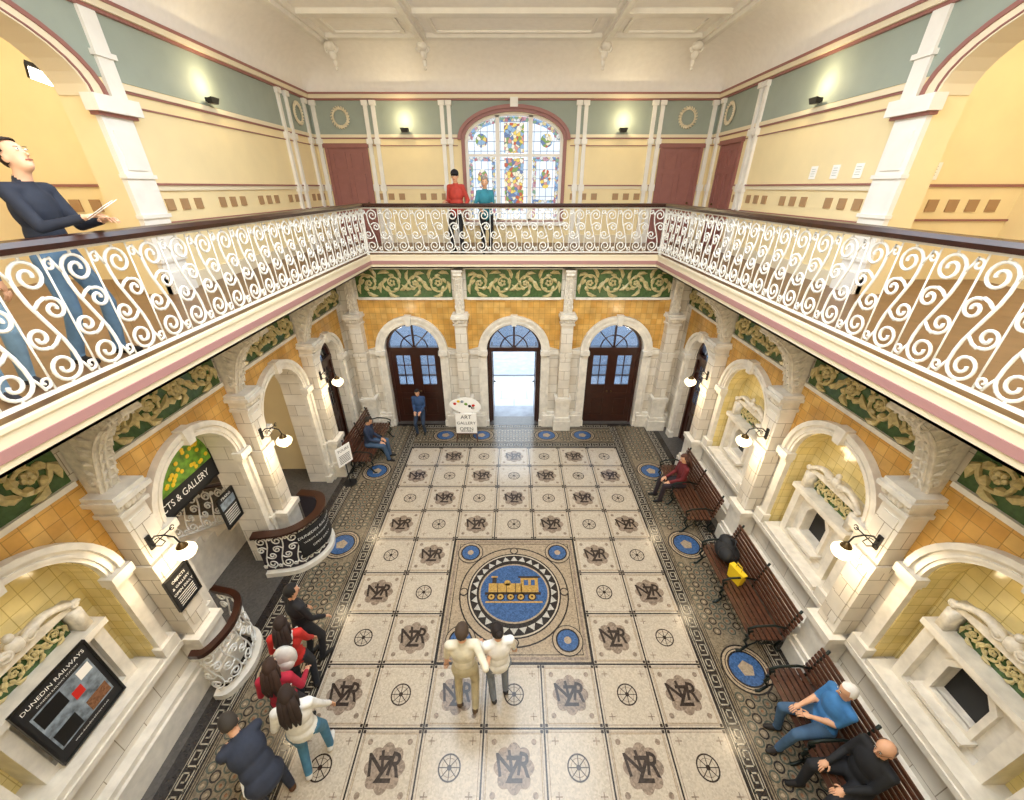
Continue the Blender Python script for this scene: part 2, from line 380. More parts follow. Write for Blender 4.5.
for sg in(-1,1):
    x0,x1=sorted((sg*8.2,sg*8.4)); w.box(x0,x1,-1.2,7.4,0,9.2,0)
    x0,x1=sorted((sg*5.65,sg*8.4)); w.box(x0,x1,7.2,7.4,ZB,9.2,0); w.box(x0,x1,-1.2,7.4,9.0,9.2,1)
    x0,x1=sorted((sg*5.65,sg*8.2)); w.box(x0,x1,7.17,7.2,6.4,6.44,2); w.box(x0,x1,7.17,7.2,5.9,5.93,2)
    for i in range(7): 
        x=sg*(5.85+.33*i); w.box(x-.085,x+.085,7.18,7.2,6.04,6.22,3)
w.box(-8.2,-5.02,8.1,8.3,0,ZS,0); w.box(-8.4,-8.2,7.2,8.3,0,ZS,0); w.box(-8.2,-5.02,3.0,3.15,0,ZS,0)
obj('wall_side',w,['wallyel','ceil','redtrim','brownsq'],kind='structure',label='cream walls of the rooms beyond the arches')
w=MB()
for sg in(-1,1):
    x0,x1=sorted((sg*BX,sg*8.2)); w.box(x0,x1,-1.2,BY,ZS,ZB,0)
w.box(-8.2,8.2,BY,UY+.3,ZS,ZB,0)
obj('floor.001',w,['floorwood'],kind='structure',label='wooden gallery floor around the open well')
w=MB()
def fascia(z0,z1,d,mi):
    e=BX-d; f=BY-d
    for sg in(-1,1):
        x0,x1=sorted((sg*e,sg*(BX+.02))); w.box(x0,x1,-1.2,f,z0,z1,mi)
    w.box(-BX-.02,BX+.02,f,BY+.02,z0,z1,mi)
fascia(4.93,4.965,.035,1); fascia(4.83,4.93,.015,1); fascia(4.75,4.83,.03,0); fascia(4.69,4.75,.01,1); fascia(4.66,4.69,.0,0)
obj('trim_1',w,['pink','creamp','whitep'],kind='structure',label='cream and dusty pink gallery edge moulding')

def vine(mb,fn,a0,a1,b0,b1,mi,d=.03,tr=.022):
    H=b1-b0; n=max(2,int(round((a1-a0)/(H*.95)))); n+=n%2; L=(a1-a0)/n; mid=(a0+a1)/2; cz=(b0+b1)/2
    cl=lambda a,z:fn(min(max(a,a0),a1),min(max(z,b0+.01),b1-.01),d)
    for i in range(n):
        c=a0+(i+.5)*L; up=1 if i%2 else -1; hand=1 if c<mid else -1; sx=min(1,L/(H*.8))
        rad=H*(.34+.05*math.sin(i*2.3))
        pts=[];rr=[]
        for k in range(30):
            t=k/29; q=t*2*pi*1.3; r=rad*(1-t*.8)
            pts.append(cl(c+hand*r*math.cos(q+pi)*sx,cz+up*r*math.sin(q+pi))); rr.append(tr*(.9-.4*t))
        mb.tube(pts,rr,5,mi)
        for k in range(5):
            q=2*pi*k/5+i*.7; mb.sph(cl(c+math.cos(q)*rad*.22*sx,cz+math.sin(q)*rad*.22),(tr*1.1,)*3,mi,6,4)
        for k in range(10):
            q=2*pi*k/10+i*1.1; r=rad*(.98 if k%2 else .60); ln=H*(.22 if k%2 else .15)
            P=[]
            for m_ in range(4):
                w_=q+hand*m_*.28; rr_=r+ln*m_/3*(1 if k%2 else .6)
                P.append(cl(c+rr_*math.cos(w_)*sx,cz+rr_*math.sin(w_)))
            mb.tube(P,[tr*.5,tr*1.6,tr*1.3,tr*.15],5,mi)
ti=2
def frieze(fn,a0,a1,zb,zt):
    global ti
    m=MB(); m.boxf(fn,a0,a1,zb+.05,zt,0,.03,0); vine(m,fn,a0+.05,a1-.05,zb+.08,zt-.05,1,.042,.032)
    m.boxf(fn,a0,a1,zb,zb+.06,0,.07,2); m.boxf(fn,a0,a1,zt-.05,zt,0,.08,2)
    if zt<4.5: m.boxf(fn,a0,a1,zt,4.655,0,.12,2)
    obj('trim_%d'%ti,m,['green','gold','stonep'],kind='structure',label='green glazed frieze with gold scrolling foliage relief'); ti+=1
for fn in(fL,fR):
    for i in range(4):
        frieze(fn,(1.25 if i==0 else bays[i]-1.0 if i<3 else 8.22),(bays[i]+1.0 if i<3 else 10.25),3.67,4.30)
for x in DX: frieze(fF,x-1.22,x+1.22,3.82,4.64)
def arches(fn,cs,r0s,r1s,zs,b0s):
    global ti
    for c,b0,r0,r1 in zip(cs,b0s,r0s,r1s):
        m=MB(); archband(m,fn,c,r0,r1-.03,zs,b0,0,.08,0); archband(m,fn,c,r1-.05,r1+.02,zs,b0 if b0<.5 else zs,0,.12,0)
        archband(m,fn,c,r0+.04,r0+.07,zs,zs,.07,.1,0)
        for sg in(-1,1):
            m.boxf(fn,c+sg*(r0+r1)/2-.13,c+sg*(r0+r1)/2+.13,zs-.1,zs+.02,0,.16,0)
            m.boxf(fn,c+sg*(r0+r1)/2-.11,c+sg*(r0+r1)/2+.11,zs-.16,zs-.1,0,.12,0)
            m.boxf(fn,c+sg*(r0+r1)/2-.12,c+sg*(r0+r1)/2+.12,max(b0,0),max(b0,0)+.18,0,.13,0)
        m.slab([[(c-.06,zs+r0-.02),(c+.06,zs+r0-.02),(c+.09,zs+r1+.05),(c-.09,zs+r1+.05)]],0,.16,fn,0)
        obj('trim_%d'%ti,m,['stonep'],kind='structure',label='white stone arch moulding with keystone'); ti+=1
arches(fL,bays,ARS,AOS,ZSP,[1.05,0,0,0]); arches(fR,bays,ARS,AOS,ZSP,[1.05,1.05,1.05,0]); arches(fF,DX,[.76]*3,[.97]*3,2.4,[0,0,0])
for nm,fn,spans in(('left',fL,[(-1.2,3.7),(5.35,6.02),(7.68,8.35)]),('right',fR,[(-1.2,8.35)]),('far',fF,[(-4.6,-3.65),(-1.99,-.83),(.83,1.99),(3.65,4.6)])):
    m=MB()
    for a0,a1 in spans:
        m.boxf(fn,a0,a1,0,.38,0,.17,0); m.boxf(fn,a0,a1,.38,.46,0,.13,0)
        if nm!='far': m.boxf(fn,a0,a1,.97,1.05,0,.14,0)
        else: m.boxf(fn,a0,a1,2.3,2.42,0,.05,0)
    obj('baseboard_'+nm,m,['stonep'],kind='structure',label='white stone plinth moulding')

# ================= PILASTERS =================
def pilaster(loc,rot,reach,group,label,zc=3.2):
    e=empty('pilaster',label,'pilaster',loc,rot,group); q0=.016
    m=MB(); m.box(q0,.40,-.25,.25,0,.32); m.box(q0,.37,-.23,.23,.32,.42); m.box(q0,.33,-.2,.2,.42,.95); m.box(q0,.37,-.23,.23,.95,1.05)
    obj('base',m,['stonep'],e)
    m=MB(); m.box(q0,.27,-.155,.155,1.05,zc); 
    m.box(.27,.285,-.105,.105,2.5,zc-.1); m.box(.27,.285,-.105,.105,1.2,2.25); m.box(q0,.30,-.18,.18,2.32,2.42)
    obj('shaft',m,['stone'],e)
    m=MB(); m.box(q0,.32,-.19,.19,zc,zc+.05); m.box(q0,.40,-.225,.225,zc+.19,zc+.25); m.box(q0,.36,-.2,.2,zc+.25,zc+.30)
    m.box(q0,.29,-.16,.16,zc+.05,zc+.19)
    for sg in(-1,1):
        m.tube([(.32,sg*.15+.05*math.cos(q)*(1-q/16),zc+.14+.05*math.sin(q)*(1-q/16)) for q in [i*.5 for i in range(24)]],.016,5)
        m.sph((.31,sg*.06,zc+.12),(.04,.04,.06))
    m.sph((.31,0,zc+.13),(.05,.045,.07))
    obj('capital',m,['stonep'],e,smooth=False)
    m=MB(); z0,z1=zc+.30,4.6
    big=reach>.5
    prof=[]
    for i in range(17):
        t=i/16; d=.13+(reach-.13)*(t**1.9)+ .04*math.sin(t*2*pi)*(1 if big else .3)+.05*(1-t); prof.append((d,z0+(z1-.12-z0)*t))
    L=[(q0,z0)]+prof+[(reach+.03,z1-.12),(reach+.03,z1),(q0,z1)]
    hw=.1
    m.slab([L],-hw,hw,lambda a,b,d:(a,d,b),0)
    m.box(q0,reach+.05,-hw-.03,hw+.03,z1-.05,z1,0)
    for sg in(-1,1):
        k=min(1,reach/.9)
        for (cx,cz,rr) in((reach*.74,z1-.22,.12*k+.02),(.15,z0+.14,.075)):
            m.tube([(cx+rr*(1-q/12)*math.cos(q),sg*(hw+.004),cz+rr*(1-q/12)*math.sin(q)) for q in [i*.35 for i in range(30)]],.014,6)
            m.sph((cx,sg*(hw+.004),cz),.022)
        m.tube([(p[0]-.02,sg*(hw-.005),p[1]) for p in prof],.018,6)
        for j in range(7):
            t=(j+1.2)/8.4; p=prof[int(t*16)]; 
            m.tube([(p[0]-.04,sg*hw,p[1]),(p[0]*.7,sg*(hw+.015),p[1]+.03),(p[0]*.45,sg*hw,p[1]+.09)],[.01,.022*k+.006,.003],5)
    # acanthus leaves down the front, each a curled blade pair around a mid rib
    m.tube([(p[0]+.004,0,p[1]) for p in prof],.016,6)
    for j in range(2,16,2):
        p=prof[j]; p2=prof[max(j-2,0)]
        for sg in(-1,1): m.tube([(p[0],0,p[1]),(p[0]+.012,sg*.05,p[1]+.0),(p2[0]+.03,sg*.085,p2[1]+.01)],[.01,.024,.004],5)
    m.tube([(reach+.005,-hw-.01,z1-.12),(reach+.005,hw+.01,z1-.12)],.035,8)
    obj('corbel',m,['relief'],e,smooth=False)
    return e
ps=pilaster((-WX,3.35,0),0,.82,'side wall pilasters','white glazed pilaster with large scrolled acanthus corbel under gallery')
for y in(5.68,8.02,1.0): dup(ps,(-WX,y,0),0)
for y in(1.0,3.35,5.68,8.02): dup(ps,(WX,y,0),pi)
pf=pilaster((-1.41,FY,0),-pi/2,.24,'end wall pilasters','white stone pilaster with ornate cap between arched doors',3.2)
for x in(1.41,-4.2,4.2): dup(pf,(x,FY,0),-pi/2)

# ================= TICKET WINDOWS =================
def ticket(loc,rot,opening,group,label):
    e=empty('ticket_window',label,'ticket window',loc,rot,group)
    B=-.32
    m=MB(); m.box(B,.12,-.66,.66,1.03,1.13)
    m.slab([rect(-.54,.54,1.12,2.08),rect(-.42,.42,1.2,1.98)],B,-.08,P3)
    m.boxf(P3,-.58,.58,2.04,2.12,B,-.03)
    hexo=[(-.21,1.4),(-.21,1.82),(-.12,1.95),(.12,1.95),(.21,1.82),(.21,1.4)]
    if opening:
        m.slab([rect(-.45,.45,1.2,2.0),hexo],B,-.18,P3)
        ho=[(-.27,1.34),(-.27,1.85),(-.15,2.0),(.15,2.0),(.27,1.85),(.27,1.34)]
        m.slab([ho,hexo],-.19,-.12,P3); m.box(-.2,.0,-.3,.3,1.3,1.35)
    else: m.boxf(P3,-.45,.45,1.2,2.03,B,-.16)
    obj('frame',m,['stonep'],e)
    if opening:
        m=MB(); m.boxf(P3,-.22,.22,1.38,1.96,B+.01,B+.03); obj('opening_shade',m,['black'],e,label='black sheet painted for the shade inside the wicket opening')  # flat black sheet stands in for the shade within the opening
    m=MB(); m.boxf(P3,-.4,.4,2.12,2.42,B,-.24,0); vine(m,P3,-.38,.38,2.13,2.41,1,-.22,.014); obj('panel',m,['green','gold'],e,label='green and gold relief panel')
    m=MB()
    m.slab([[(-.64,2.5),(.64,2.5),(.64,2.56),(.3,2.62),(0,2.70),(-.3,2.62),(-.64,2.56)]],-.32,-.16,P3)
    for sg in(-1,1):
        m.box(-.32,-.1,min(sg*.48,sg*.6),max(sg*.48,sg*.6),2.12,2.5)
        pts=[(-.14,sg*(.60-.5*t),2.56+.2*math.sin(t*pi*.75)) for t in [i/12 for i in range(13)]]
        m.tube(pts,[.04+.02*t/12 for t in range(13)],8)
        c=(sg*.13,2.70); m.tube([(-.12,c[0]+sg*.075*(1-q/14)*math.cos(q),c[1]+.075*(1-q/14)*math.sin(q)) for q in [i*.45 for i in range(24)]],.028,6)
        c=(sg*.58,2.58); m.tube([(-.12,c[0]+.05*(1-q/14)*math.cos(q),c[1]+.05*(1-q/14)*math.sin(q)) for q in [i*.45 for i in range(22)]],.025,6)
    m.sph((-.14,0,2.72),(.06,.09,.11)); m.sph((-.14,0,2.86),(.04,.05,.06))
    m.v=[(x,y*.86,(2.40+(z-2.5)*.78) if z>2.5 else z-.1*(z-2.12)/.38) for x,y,z in m.v]
    obj('pediment',m,['relief'],e,smooth=True)
    return e
tw=ticket((WX,bays[0],0),pi,True,'ticket windows','white stone ticket window with scroll pediment in yellow tiled niche')
for y in bays[1:3]: dup(tw,(WX,y,0),pi)
t2=ticket((-WX,bays[0],0),0,False,None,'white stone niche surround with scroll pediment and green relief')

# ================= DOORS =================
def door(n,fn,c,hw,zs,d,open_=False):
    m=MB(); 
    archband(m,fn,c,hw-.07,hw+.02,zs,0,d-.08,d+.08,0)
    m.boxf(fn,c-hw,c+hw,zs-.08,zs+.04,d-.07,d+.09,0)
    m.slab([arch(c,hw-.06,zs+.02,zs+.02)[1:-1]],d-.005,d+.005,fn,1)
    m.boxf(fn,c-.025,c+.025,zs,zs+hw-.05,d-.03,d+.03,0)
    for q in(pi*.27,pi*.73):
        m.tube([fn(c,zs,d),fn(c+(hw-.05)*math.cos(q),zs+(hw-.05)*math.sin(q),d)],.02,4,0)
    m.tube([fn(c+hw*.5*math.cos(pi*i/12),zs+hw*.5*math.sin(pi*i/12),d) for i in range(13)],.018,5,0)
    zt=zs-.08; lw=hw-.07
    def leaf(g):
        st=.14
        m.boxf(g,0,st,0,zt,-.03,.03,0); m.boxf(g,lw-st,lw,0,zt,-.03,.03,0)
        for b0,b1 in((0,.22),(.85,.98),(zt-.14,zt)): m.boxf(g,st,lw-st,b0,b1,-.03,.03,0)
        m.boxf(g,st,lw-st,.2,.87,-.012,.012,0); m.boxf(g,st+.06,lw-st-.06,.3,.78,-.025,.025,0)
        z0,z1=.98,zt-.14
        m.boxf(g,st,lw-st,z0,z0+.28,-.015,.015,0); z0+=.28
        m.boxf(g,st,lw-st,z0,z1,-.004,.004,1)
        m.boxf(g,lw/2-.012,lw/2+.012,z0,z1,-.02,.02,0)
        for k in(1,2): 
            zz=z0+(z1-z0)*k/3; m.boxf(g,st,lw-st,zz-.012,zz+.012,-.02,.02,0)
        m.sph(g(lw-.06,1.05,.06),.03,2,8,6)
    if not open_:
        leaf(lambda a,b,dd:fn(c-lw+a,b,d+dd)); leaf(lambda a,b,dd:fn(c+lw-a,b,d+dd))
    else:
        leaf(lambda a,b,dd:fn(c-lw+dd+.03,b,d-a)); leaf(lambda a,b,dd:fn(c+lw-dd-.03,b,d-a))
    obj('door_%d'%n,m,['doorwood','glass','brass'],kind='structure',label='dark stained panelled double door with glazed fanlight')
door(1,fF,DX[0],.76,2.4,-.2); door(2,fF,DX[1],.76,2.4,-.2,True); door(3,fF,DX[2],.76,2.4,-.2)
door(4,fL,bays[3],.58,ZSP,-.25); door(5,fR,bays[3],.58,ZSP,-.25)
def plaindoor(n,fn,a0,a1,z1):
    m=MB(); m.boxf(fn,a0-.08,a0,ZB,z1+.08,0,.05,1); m.boxf(fn,a1,a1+.08,ZB,z1+.08,0,.05,1); m.boxf(fn,a0-.12,a1+.12,z1,z1+.1,0,.07,1)
    m.boxf(fn,a0,a1,ZB,z1,0,.02,0); c=(a0+a1)/2
    for x0,x1 in((a0+.08,c-.05),(c+.05,a1-.08)):
        for b0,b1 in((ZB+.2,ZB+.8),(ZB+.95,z1-.6),(z1-.5,z1-.1)): 
            m.slab([rect(x0,x1,b0,b1),rect(x0+.04,x1-.04,b0+.04,b1-.04)],.02,.04,fn,0)
    m.sph(fn(a1-.1,ZB+1.05,.05),.03,2,8,6)
    obj('door_%d'%n,m,['reddoor','reddoor','brass'],kind='structure',label='muted red painted panelled gallery door')
plaindoor(6,uF,-4.98,-4.0,7.32); plaindoor(7,uF,4.0,4.98,7.32); plaindoor(8,uR,10.9,11.8,7.32)
m=MB(); m.box(-14,14,10.75,34,-.15,-.05,0); m.box(-14,14,13.9,14.1,-.05,.0,1); m.box(-14,14,14.1,34,-.05,-.045,1); m.box(-.7,.7,10.8,11.5,-.05,-.03,1)
obj('ground',m,['pave','kerb'],kind='structure',label='pale paving and kerb outside the station doors')

# ================= UPPER TRIM =================
m=MB()
for fn,L in((uL,0),(uR,0),(uF,1)):
    if L: a0,a1=-UX,UX
    else: a0,a1=-1.2,UY
    if L:
        m.slab([[(a0,7.62),(-1.48,7.62)]+[(-1.48*math.cos(pi*i/16),7.5+.74*math.sin(pi*i/16)) for i in range(2,15)]+[(1.48,7.62),(a1,7.62),(a1,8.34),(a0,8.34)]],0,.012,fn,0)
    else:
        e=[(4.1-2.25*math.cos(pi*i/24),7.4+.93*math.sin(pi*i/24)) for i in range(25)]; e=[p for p in e if p[1]>7.62]
        m.slab([[(a0,7.62)]+e+[(a1,7.62),(a1,8.36),(a0,8.36)]],0,.012,fn,0)
    m.boxf(fn,a0,a1,8.34,8.38,0,.06,1); m.boxf(fn,a0,a1,8.38,8.46,0,.10,3); m.boxf(fn,a0,a1,8.46,8.5,0,.12,1)
    spans=[(a0,-1.5),(1.5,a1)] if L else [(6.62,a1)]
    for q0,q1 in spans:
        m.boxf(fn,q0,q1,7.55,7.62,0,.04,3); m.boxf(fn,q0,q1,7.52,7.55,0,.025,1); m.boxf(fn,q0,q1,7.36,7.38,0,.02,1)
    spans=([(-3.9,-1.5),(1.5,3.9)] if L else [(6.62,10.8 if fn is uR else a1),(-1.2,1.5)])
    for q0,q1 in spans:
        m.boxf(fn,q0,q1,6.42,6.45,0,.05,1); m.boxf(fn,q0,q1,6.35,6.42,0,.03,3); m.boxf(fn,q0,q1,ZB,ZB+.22,0,.04,3); m.boxf(fn,q0,q1,5.9,5.93,0,.03,1)
        n=int((q1-q0)/.3)
        for i in range(n):
            x=q0+(i+.5)*(q1-q0)/n
            if i%4!=3: m.boxf(fn,x-.08,x+.08,6.08,6.24,0,.02,2)
obj('trim_%d'%ti,m,['sage','redtrim','brownsq','creamp'],kind='structure',label='sage green band with dull red mouldings and dado'); ti+=1
for fn in(uL,uR):
    m=MB(); archband(m,fn,4.1,2.0,2.19,7.4,7.4,-.1,.06,2,.78,.875); archband(m,fn,4.1,2.19,2.25,7.4,7.4,0,.08,1,.875,.93); archband(m,fn,4.1,1.985,2.005,7.4,7.4,-.34,.065,2,.77,.785)
    archband(m,fn,4.1,2.02,2.045,7.4,7.4,.05,.075,1,.79,.805)
    for c in(1.86,6.34):
        m.boxf(fn,c-.24,c+.24,ZB,7.2,0,.07,0); m.boxf(fn,c-.16,c+.16,6.6,7.05,.07,.09,0)
        for z in(5.4,6.0,6.5): m.boxf(fn,c-.26,c+.26,z,z+.05,0,.1,0)
        m.boxf(fn,c-.3,c+.3,7.2,7.24,0,.11,1); m.boxf(fn,c-.34,c+.34,7.24,7.42,0,.17,0); m.boxf(fn,c-.24,c+.24,ZB,ZB+.3,0,.12,0)
    m.boxf(fn,6.42,6.66,7.4,8.34,0,.05,0); m.boxf(fn,6.38,6.7,7.86,7.92,0,.08,0)
    obj('trim_%d'%ti,m,['whitep','redtrim','creamp'],kind='structure',label='white panelled pier and broad gallery arch moulding'); ti+=1
m=MB()
for fn,As in((uF,[-3.82,-3.62,-1.86,-1.68,1.68,1.86,3.62,3.82,-5.16,5.16]),(uL,[12.2,11.3,10.95]),(uR,[12.2,10.5,10.3])):
    for a in As:
        m.boxf(fn,a-.05,a+.05,ZB,8.3,0,.06,0); m.boxf(fn,a-.08,a+.08,7.4,7.52,0,.09,0); m.boxf(fn,a-.08,a+.08,8.24,8.34,0,.1,0); m.boxf(fn,a-.08,a+.08,6.3,6.46,0,.08,0); m.boxf(fn,a-.075,a+.075,ZB,ZB+.25,0,.08,0)
obj('trim_%d'%ti,m,['whitep'],kind='structure',label='slim white upper storey pilasters'); ti+=1
m=MB(); m.ring((0,0),.2,.018,P3,0,.03,24,6)
for k in range(22):
    a=2*pi*k/22; t_=Vector((-math.sin(a),math.cos(a))); 
    for sg in(-1,1):
        c_=(.2+sg*.03); m.tube([P3(.2*math.cos(a),.2*math.sin(a),.04),P3(c_*math.cos(a)+t_.x*.03,c_*math.sin(a)+t_.y*.03,.05),P3((.2+sg*.04)*math.cos(a)+t_.x*.06,(.2+sg*.04)*math.sin(a)+t_.y*.06,.04)],[.008,.018,.003],5,0)
m.sph(P3(0,-.2,.05),(.03,.05,.035)); m.sph(P3(0,.2,.05),(.03,.04,.03))
wr=obj('wreath',m,['creamp'],None,(-4.5,UY-.012,7.98),-pi/2,'cream plaster laurel wreath on sage green band','wreath',group='plaster wreaths',smooth=True)
dup(wr,(4.5,UY-.012,7.98))
for y in(11.75,): dup(wr,(-UX+.012,y,7.98),0); dup(wr,(UX-.012,y,7.98),pi)
m=MB()
def segarch(hw,r,zt=7.5): return [(-hw*math.cos(pi*i/20),zt+r*math.sin(pi*i/20)) for i in range(21)]
m.flat([[(-1.3,5.55)]+segarch(1.3,.6)+[(1.3,5.55)]],-.2,uF,0)
m.flat([rect(-.27,.27,5.8,7.1)],-.19,uF,1); m.flat([rect(-.27,.27,7.22,7.9)],-.19,uF,1)
for x0,x1 in((-1.24,-1.14),(1.14,1.24),(-.62,-.52),(.52,.62)): m.flat([rect(x0,x1,5.6,7.12)],-.189,uF,2)
for x0,x1 in((-1.14,-.62),(.62,1.14)):
    m.flat([rect(x0,x1,7.02,7.12)],-.188,uF,2); m.flat([rect(x0,x1,6.0,6.08)],-.188,uF,2); m.flat([circ(((x0+x1)/2,6.6),.15,20,.24)],-.187,uF,1); m.flat([circ(((x0+x1)/2,7.5),.16,20,.16)],-.187,uF,1)
m.flat([segarch(1.24,.54)+segarch(1.12,.43)[::-1]],-.188,uF,2)
m.slab([[(-1.34,5.5)]+segarch(1.34,.64)+[(1.34,5.5)],[(-1.24,5.58)]+segarch(1.24,.55)+[(1.24,5.58)]],-.24,-.1,uF,3)
for x in(-.44,.44): m.boxf(uF,x-.055,x+.055,5.55,8.05,-.24,-.1,3)
for z in(7.16,): m.boxf(uF,-1.28,1.28,z-.03,z+.03,-.24,-.11,3)
m.boxf(uF,-1.5,1.5,5.42,5.52,-.2,.12,3)
obj('window_1',m,['st_pale','st_mid','st_border','whitep','sage'],kind='structure',label='arched stained glass window with stone mullions',recalc=False)
m=MB()
m.slab([[(-1.40,5.5)]+segarch(1.40,.68)+[(1.40,5.5)],[(-1.31,5.55)]+segarch(1.31,.61)+[(1.31,5.55)]],0,.07,uF,0)
m.slab([segarch(1.49,.76)+segarch(1.40,.68)[::-1]],0,.12,uF,1)
m.boxf(uF,-.1,.1,8.2,8.4,0,.14,2)
obj('trim_%d'%ti,m,['redtrim','redtrim','whitep'],kind='structure',label='dull red moulded window surround'); ti+=1
m=MB(); K=18; rings=[]
for i in range(K+1):
    q=pi/2*i/K; ins=(1-math.cos(q)); z=8.5+.8*math.sin(q)
    x=UX-1.0*ins; yf=UY-1.15*ins; yn=-1.2; rc=.55*math.sin(q)+.02
    corner=lambda sx:[(sx*(x-rc+rc*math.cos(t)),yf-rc+rc*math.sin(t),z) for t in [pi/2*j/8 for j in range(9)]]
    rings.append([(-x,yn,z)]+corner(-1)+corner(1)[::-1]+[(x,yn,z)])
for i in range(K):
    a=rings[i];b=rings[i+1]
    for j in range(len(a)-1): m.add([a[j],a[j+1],b[j+1],b[j]],[(0,1,2,3)],0)
ye=UY-1.15
m.slab([rect(-4.3,4.3,-1.2,ye+.02),rect(-2.6,2.6,.3,8.2)],9.3,9.5,lambda a,b,d:(a,b,d),0)  # out-of-view hole added so the overhead area light can shine in
for x in(-4.15,-2.0,2.0,4.15): m.box(x-.11,x+.11,8.3 if abs(x)<3 else -1,ye-.1,9.20,9.31,1); m.box(x-.05,x+.05,8.3,ye-.1,9.13,9.21,1)
for y in(8.35,9.9,ye-.12): m.box(-4.3,4.3,y-.1,y+.1,9.22,9.31,1)
for x0,x1 in((-3.95,-2.2),(-1.8,1.8),(2.2,3.95)):
    m.slab([rect(x0+.1,x1-.1,10.1,ye-.3),rect(x0+.18,x1-.18,10.18,ye-.38)],9.26,9.305,lambda a,b,d:(a,b,d),1)
cl_=obj('ceiling',m,['ceil','whitep'],kind='structure',label='white embossed coved ceiling with moulded beams',recalc=False)
for p in cl_.data.polygons:
    if p.index<K*(len(rings[0])-1): p.use_smooth=True
bm=bmesh.new(); bm.from_mesh(cl_.data); bmesh.ops.remove_doubles(bm,verts=bm.verts,dist=.0005); bm.to_mesh(cl_.data); bm.free()
def bracket(loc):
    m=MB(); m.sph((0,0,-.06),(.12,.14,.08),0); m.sph((0,.1,-.18),(.08,.1,.1),0); m.sph((0,.16,-.31),(.05,.06,.09),0); m.sph((0,.17,-.42),.035,0)
    for sg in(-1,1): m.tube([(sg*(.1+.05*math.cos(q)*(1-q/12)),0.05,-.12+.06*math.sin(q)*(1-q/12)) for q in [i*.5 for i in range(18)]],.018,5)
    return obj('ceiling_bracket',m,['whitep'],None,loc,0,'white plaster foliate bracket at ceiling beam end','bracket',group='ceiling brackets',smooth=True)
b0=bracket((-2.0,ye-.15,9.16))
for x in(2.0,-4.0,4.0): dup(b0,(x,ye-.15,9.16))

# ================= RAILING =================
def spiral(cx,cz,r,q0,turns,dirn,shr=.78,n=26):
    return [(cx+r*(1-shr*i/n)*math.cos(q0+dirn*2*pi*turns*i/n),cz+r*(1-shr*i/n)*math.sin(q0+dirn*2*pi*turns*i/n)) for i in range(n+1)]
def motif(upright=True):
    # unit .38 wide: tall S with big curls, two linked side scrolls filling the gaps
    out=[]
    top=spiral(.045,.875,.122,pi,1.55,-1)[::-1]
    bot=spiral(-.045,.215,.122,0,1.55,-1)
    out.append(top+[(-.072,.79),(-.055,.70),(-.02,.60),(.02,.49),(.055,.39),(.072,.30)]+bot)
    out.append([(-.035,.655),(.02,.70),(.07,.72)]+spiral(.10,.63,.085,pi*.6,1.35,-1))
    out.append([(.035,.44),(-.02,.39),(-.07,.37)]+spiral(-.10,.46,.085,-pi*.4,1.35,-1))
    out.append([(-.075,.86),(-.11,.93),(-.13,.985)]+spiral(-.15,.93,.045,pi*.4,1.0,1))
    out.append([(.075,.23),(.11,.16),(.13,.105)]+spiral(.15,.16,.045,-pi*.6,1.0,1))
    out.append([(.045,.99),(.045,1.02)]); out.append([(-.045,.07),(-.045,.10)])
    if upright: out.append([(.19,.07),(.19,.4),(.19,.7),(.19,1.02)])
    return out
MOT=motif(); MOTB=motif(False)
def railing(place,L,n,label):
    e=empty('balcony_railing',label,'railing',*place)
    m=MB(); prof=[(-.07,1.04),(-.08,1.08),(-.055,1.115),(0,1.125),(.055,1.115),(.08,1.08),(.07,1.04)]
    m.slab([prof],0,L,lambda a,b,d:(d,a,b)); obj('handrail',m,['darkwood'],e,label='polished dark wood handrail')
    m=MB(); m.box(0,L,-.018,.018,.06,.085); obj('bottom_rail',m,['whiteiron'],e,label='white painted iron rail')
    m=MB(); m.box(0,L,-.022,.022,1.015,1.04); obj('top_rail',m,['whiteiron'],e,label='white painted iron rail')
    W=L/n
    pm=MB()
    for i,p in enumerate(MOT): pm.tube([(a*W/.38,0,z) for a,z in p],.0145 if i<3 else .0115 if i<7 else .008,5)
    first=obj('scroll_panel',pm,['whiteiron'],e,(W/2,0,0),smooth=True)
    for i in range(1,n):
        c=first.copy(); COL.objects.link(c); c.location=(W*(i+.5),0,0)
    for x in (0.0,L):
        m=MB(); m.box(x-.03,x+.03,-.03,.03,0,1.06); obj('post',m,['whiteiron'],e)
RB=.035
railing(((-BX-RB,-.6,ZB+.0),pi/2),BY+RB+.6,29,'white scrolled iron gallery railing with dark wooden handrail')
railing(((BX+RB,-.6,ZB+.0),pi/2),BY+RB+.6,29,'white scrolled iron gallery railing with dark wooden handrail')
railing(((-BX-RB,BY+RB,ZB+.0),0),2*(BX+RB),19,'white scrolled iron railing on the end gallery')

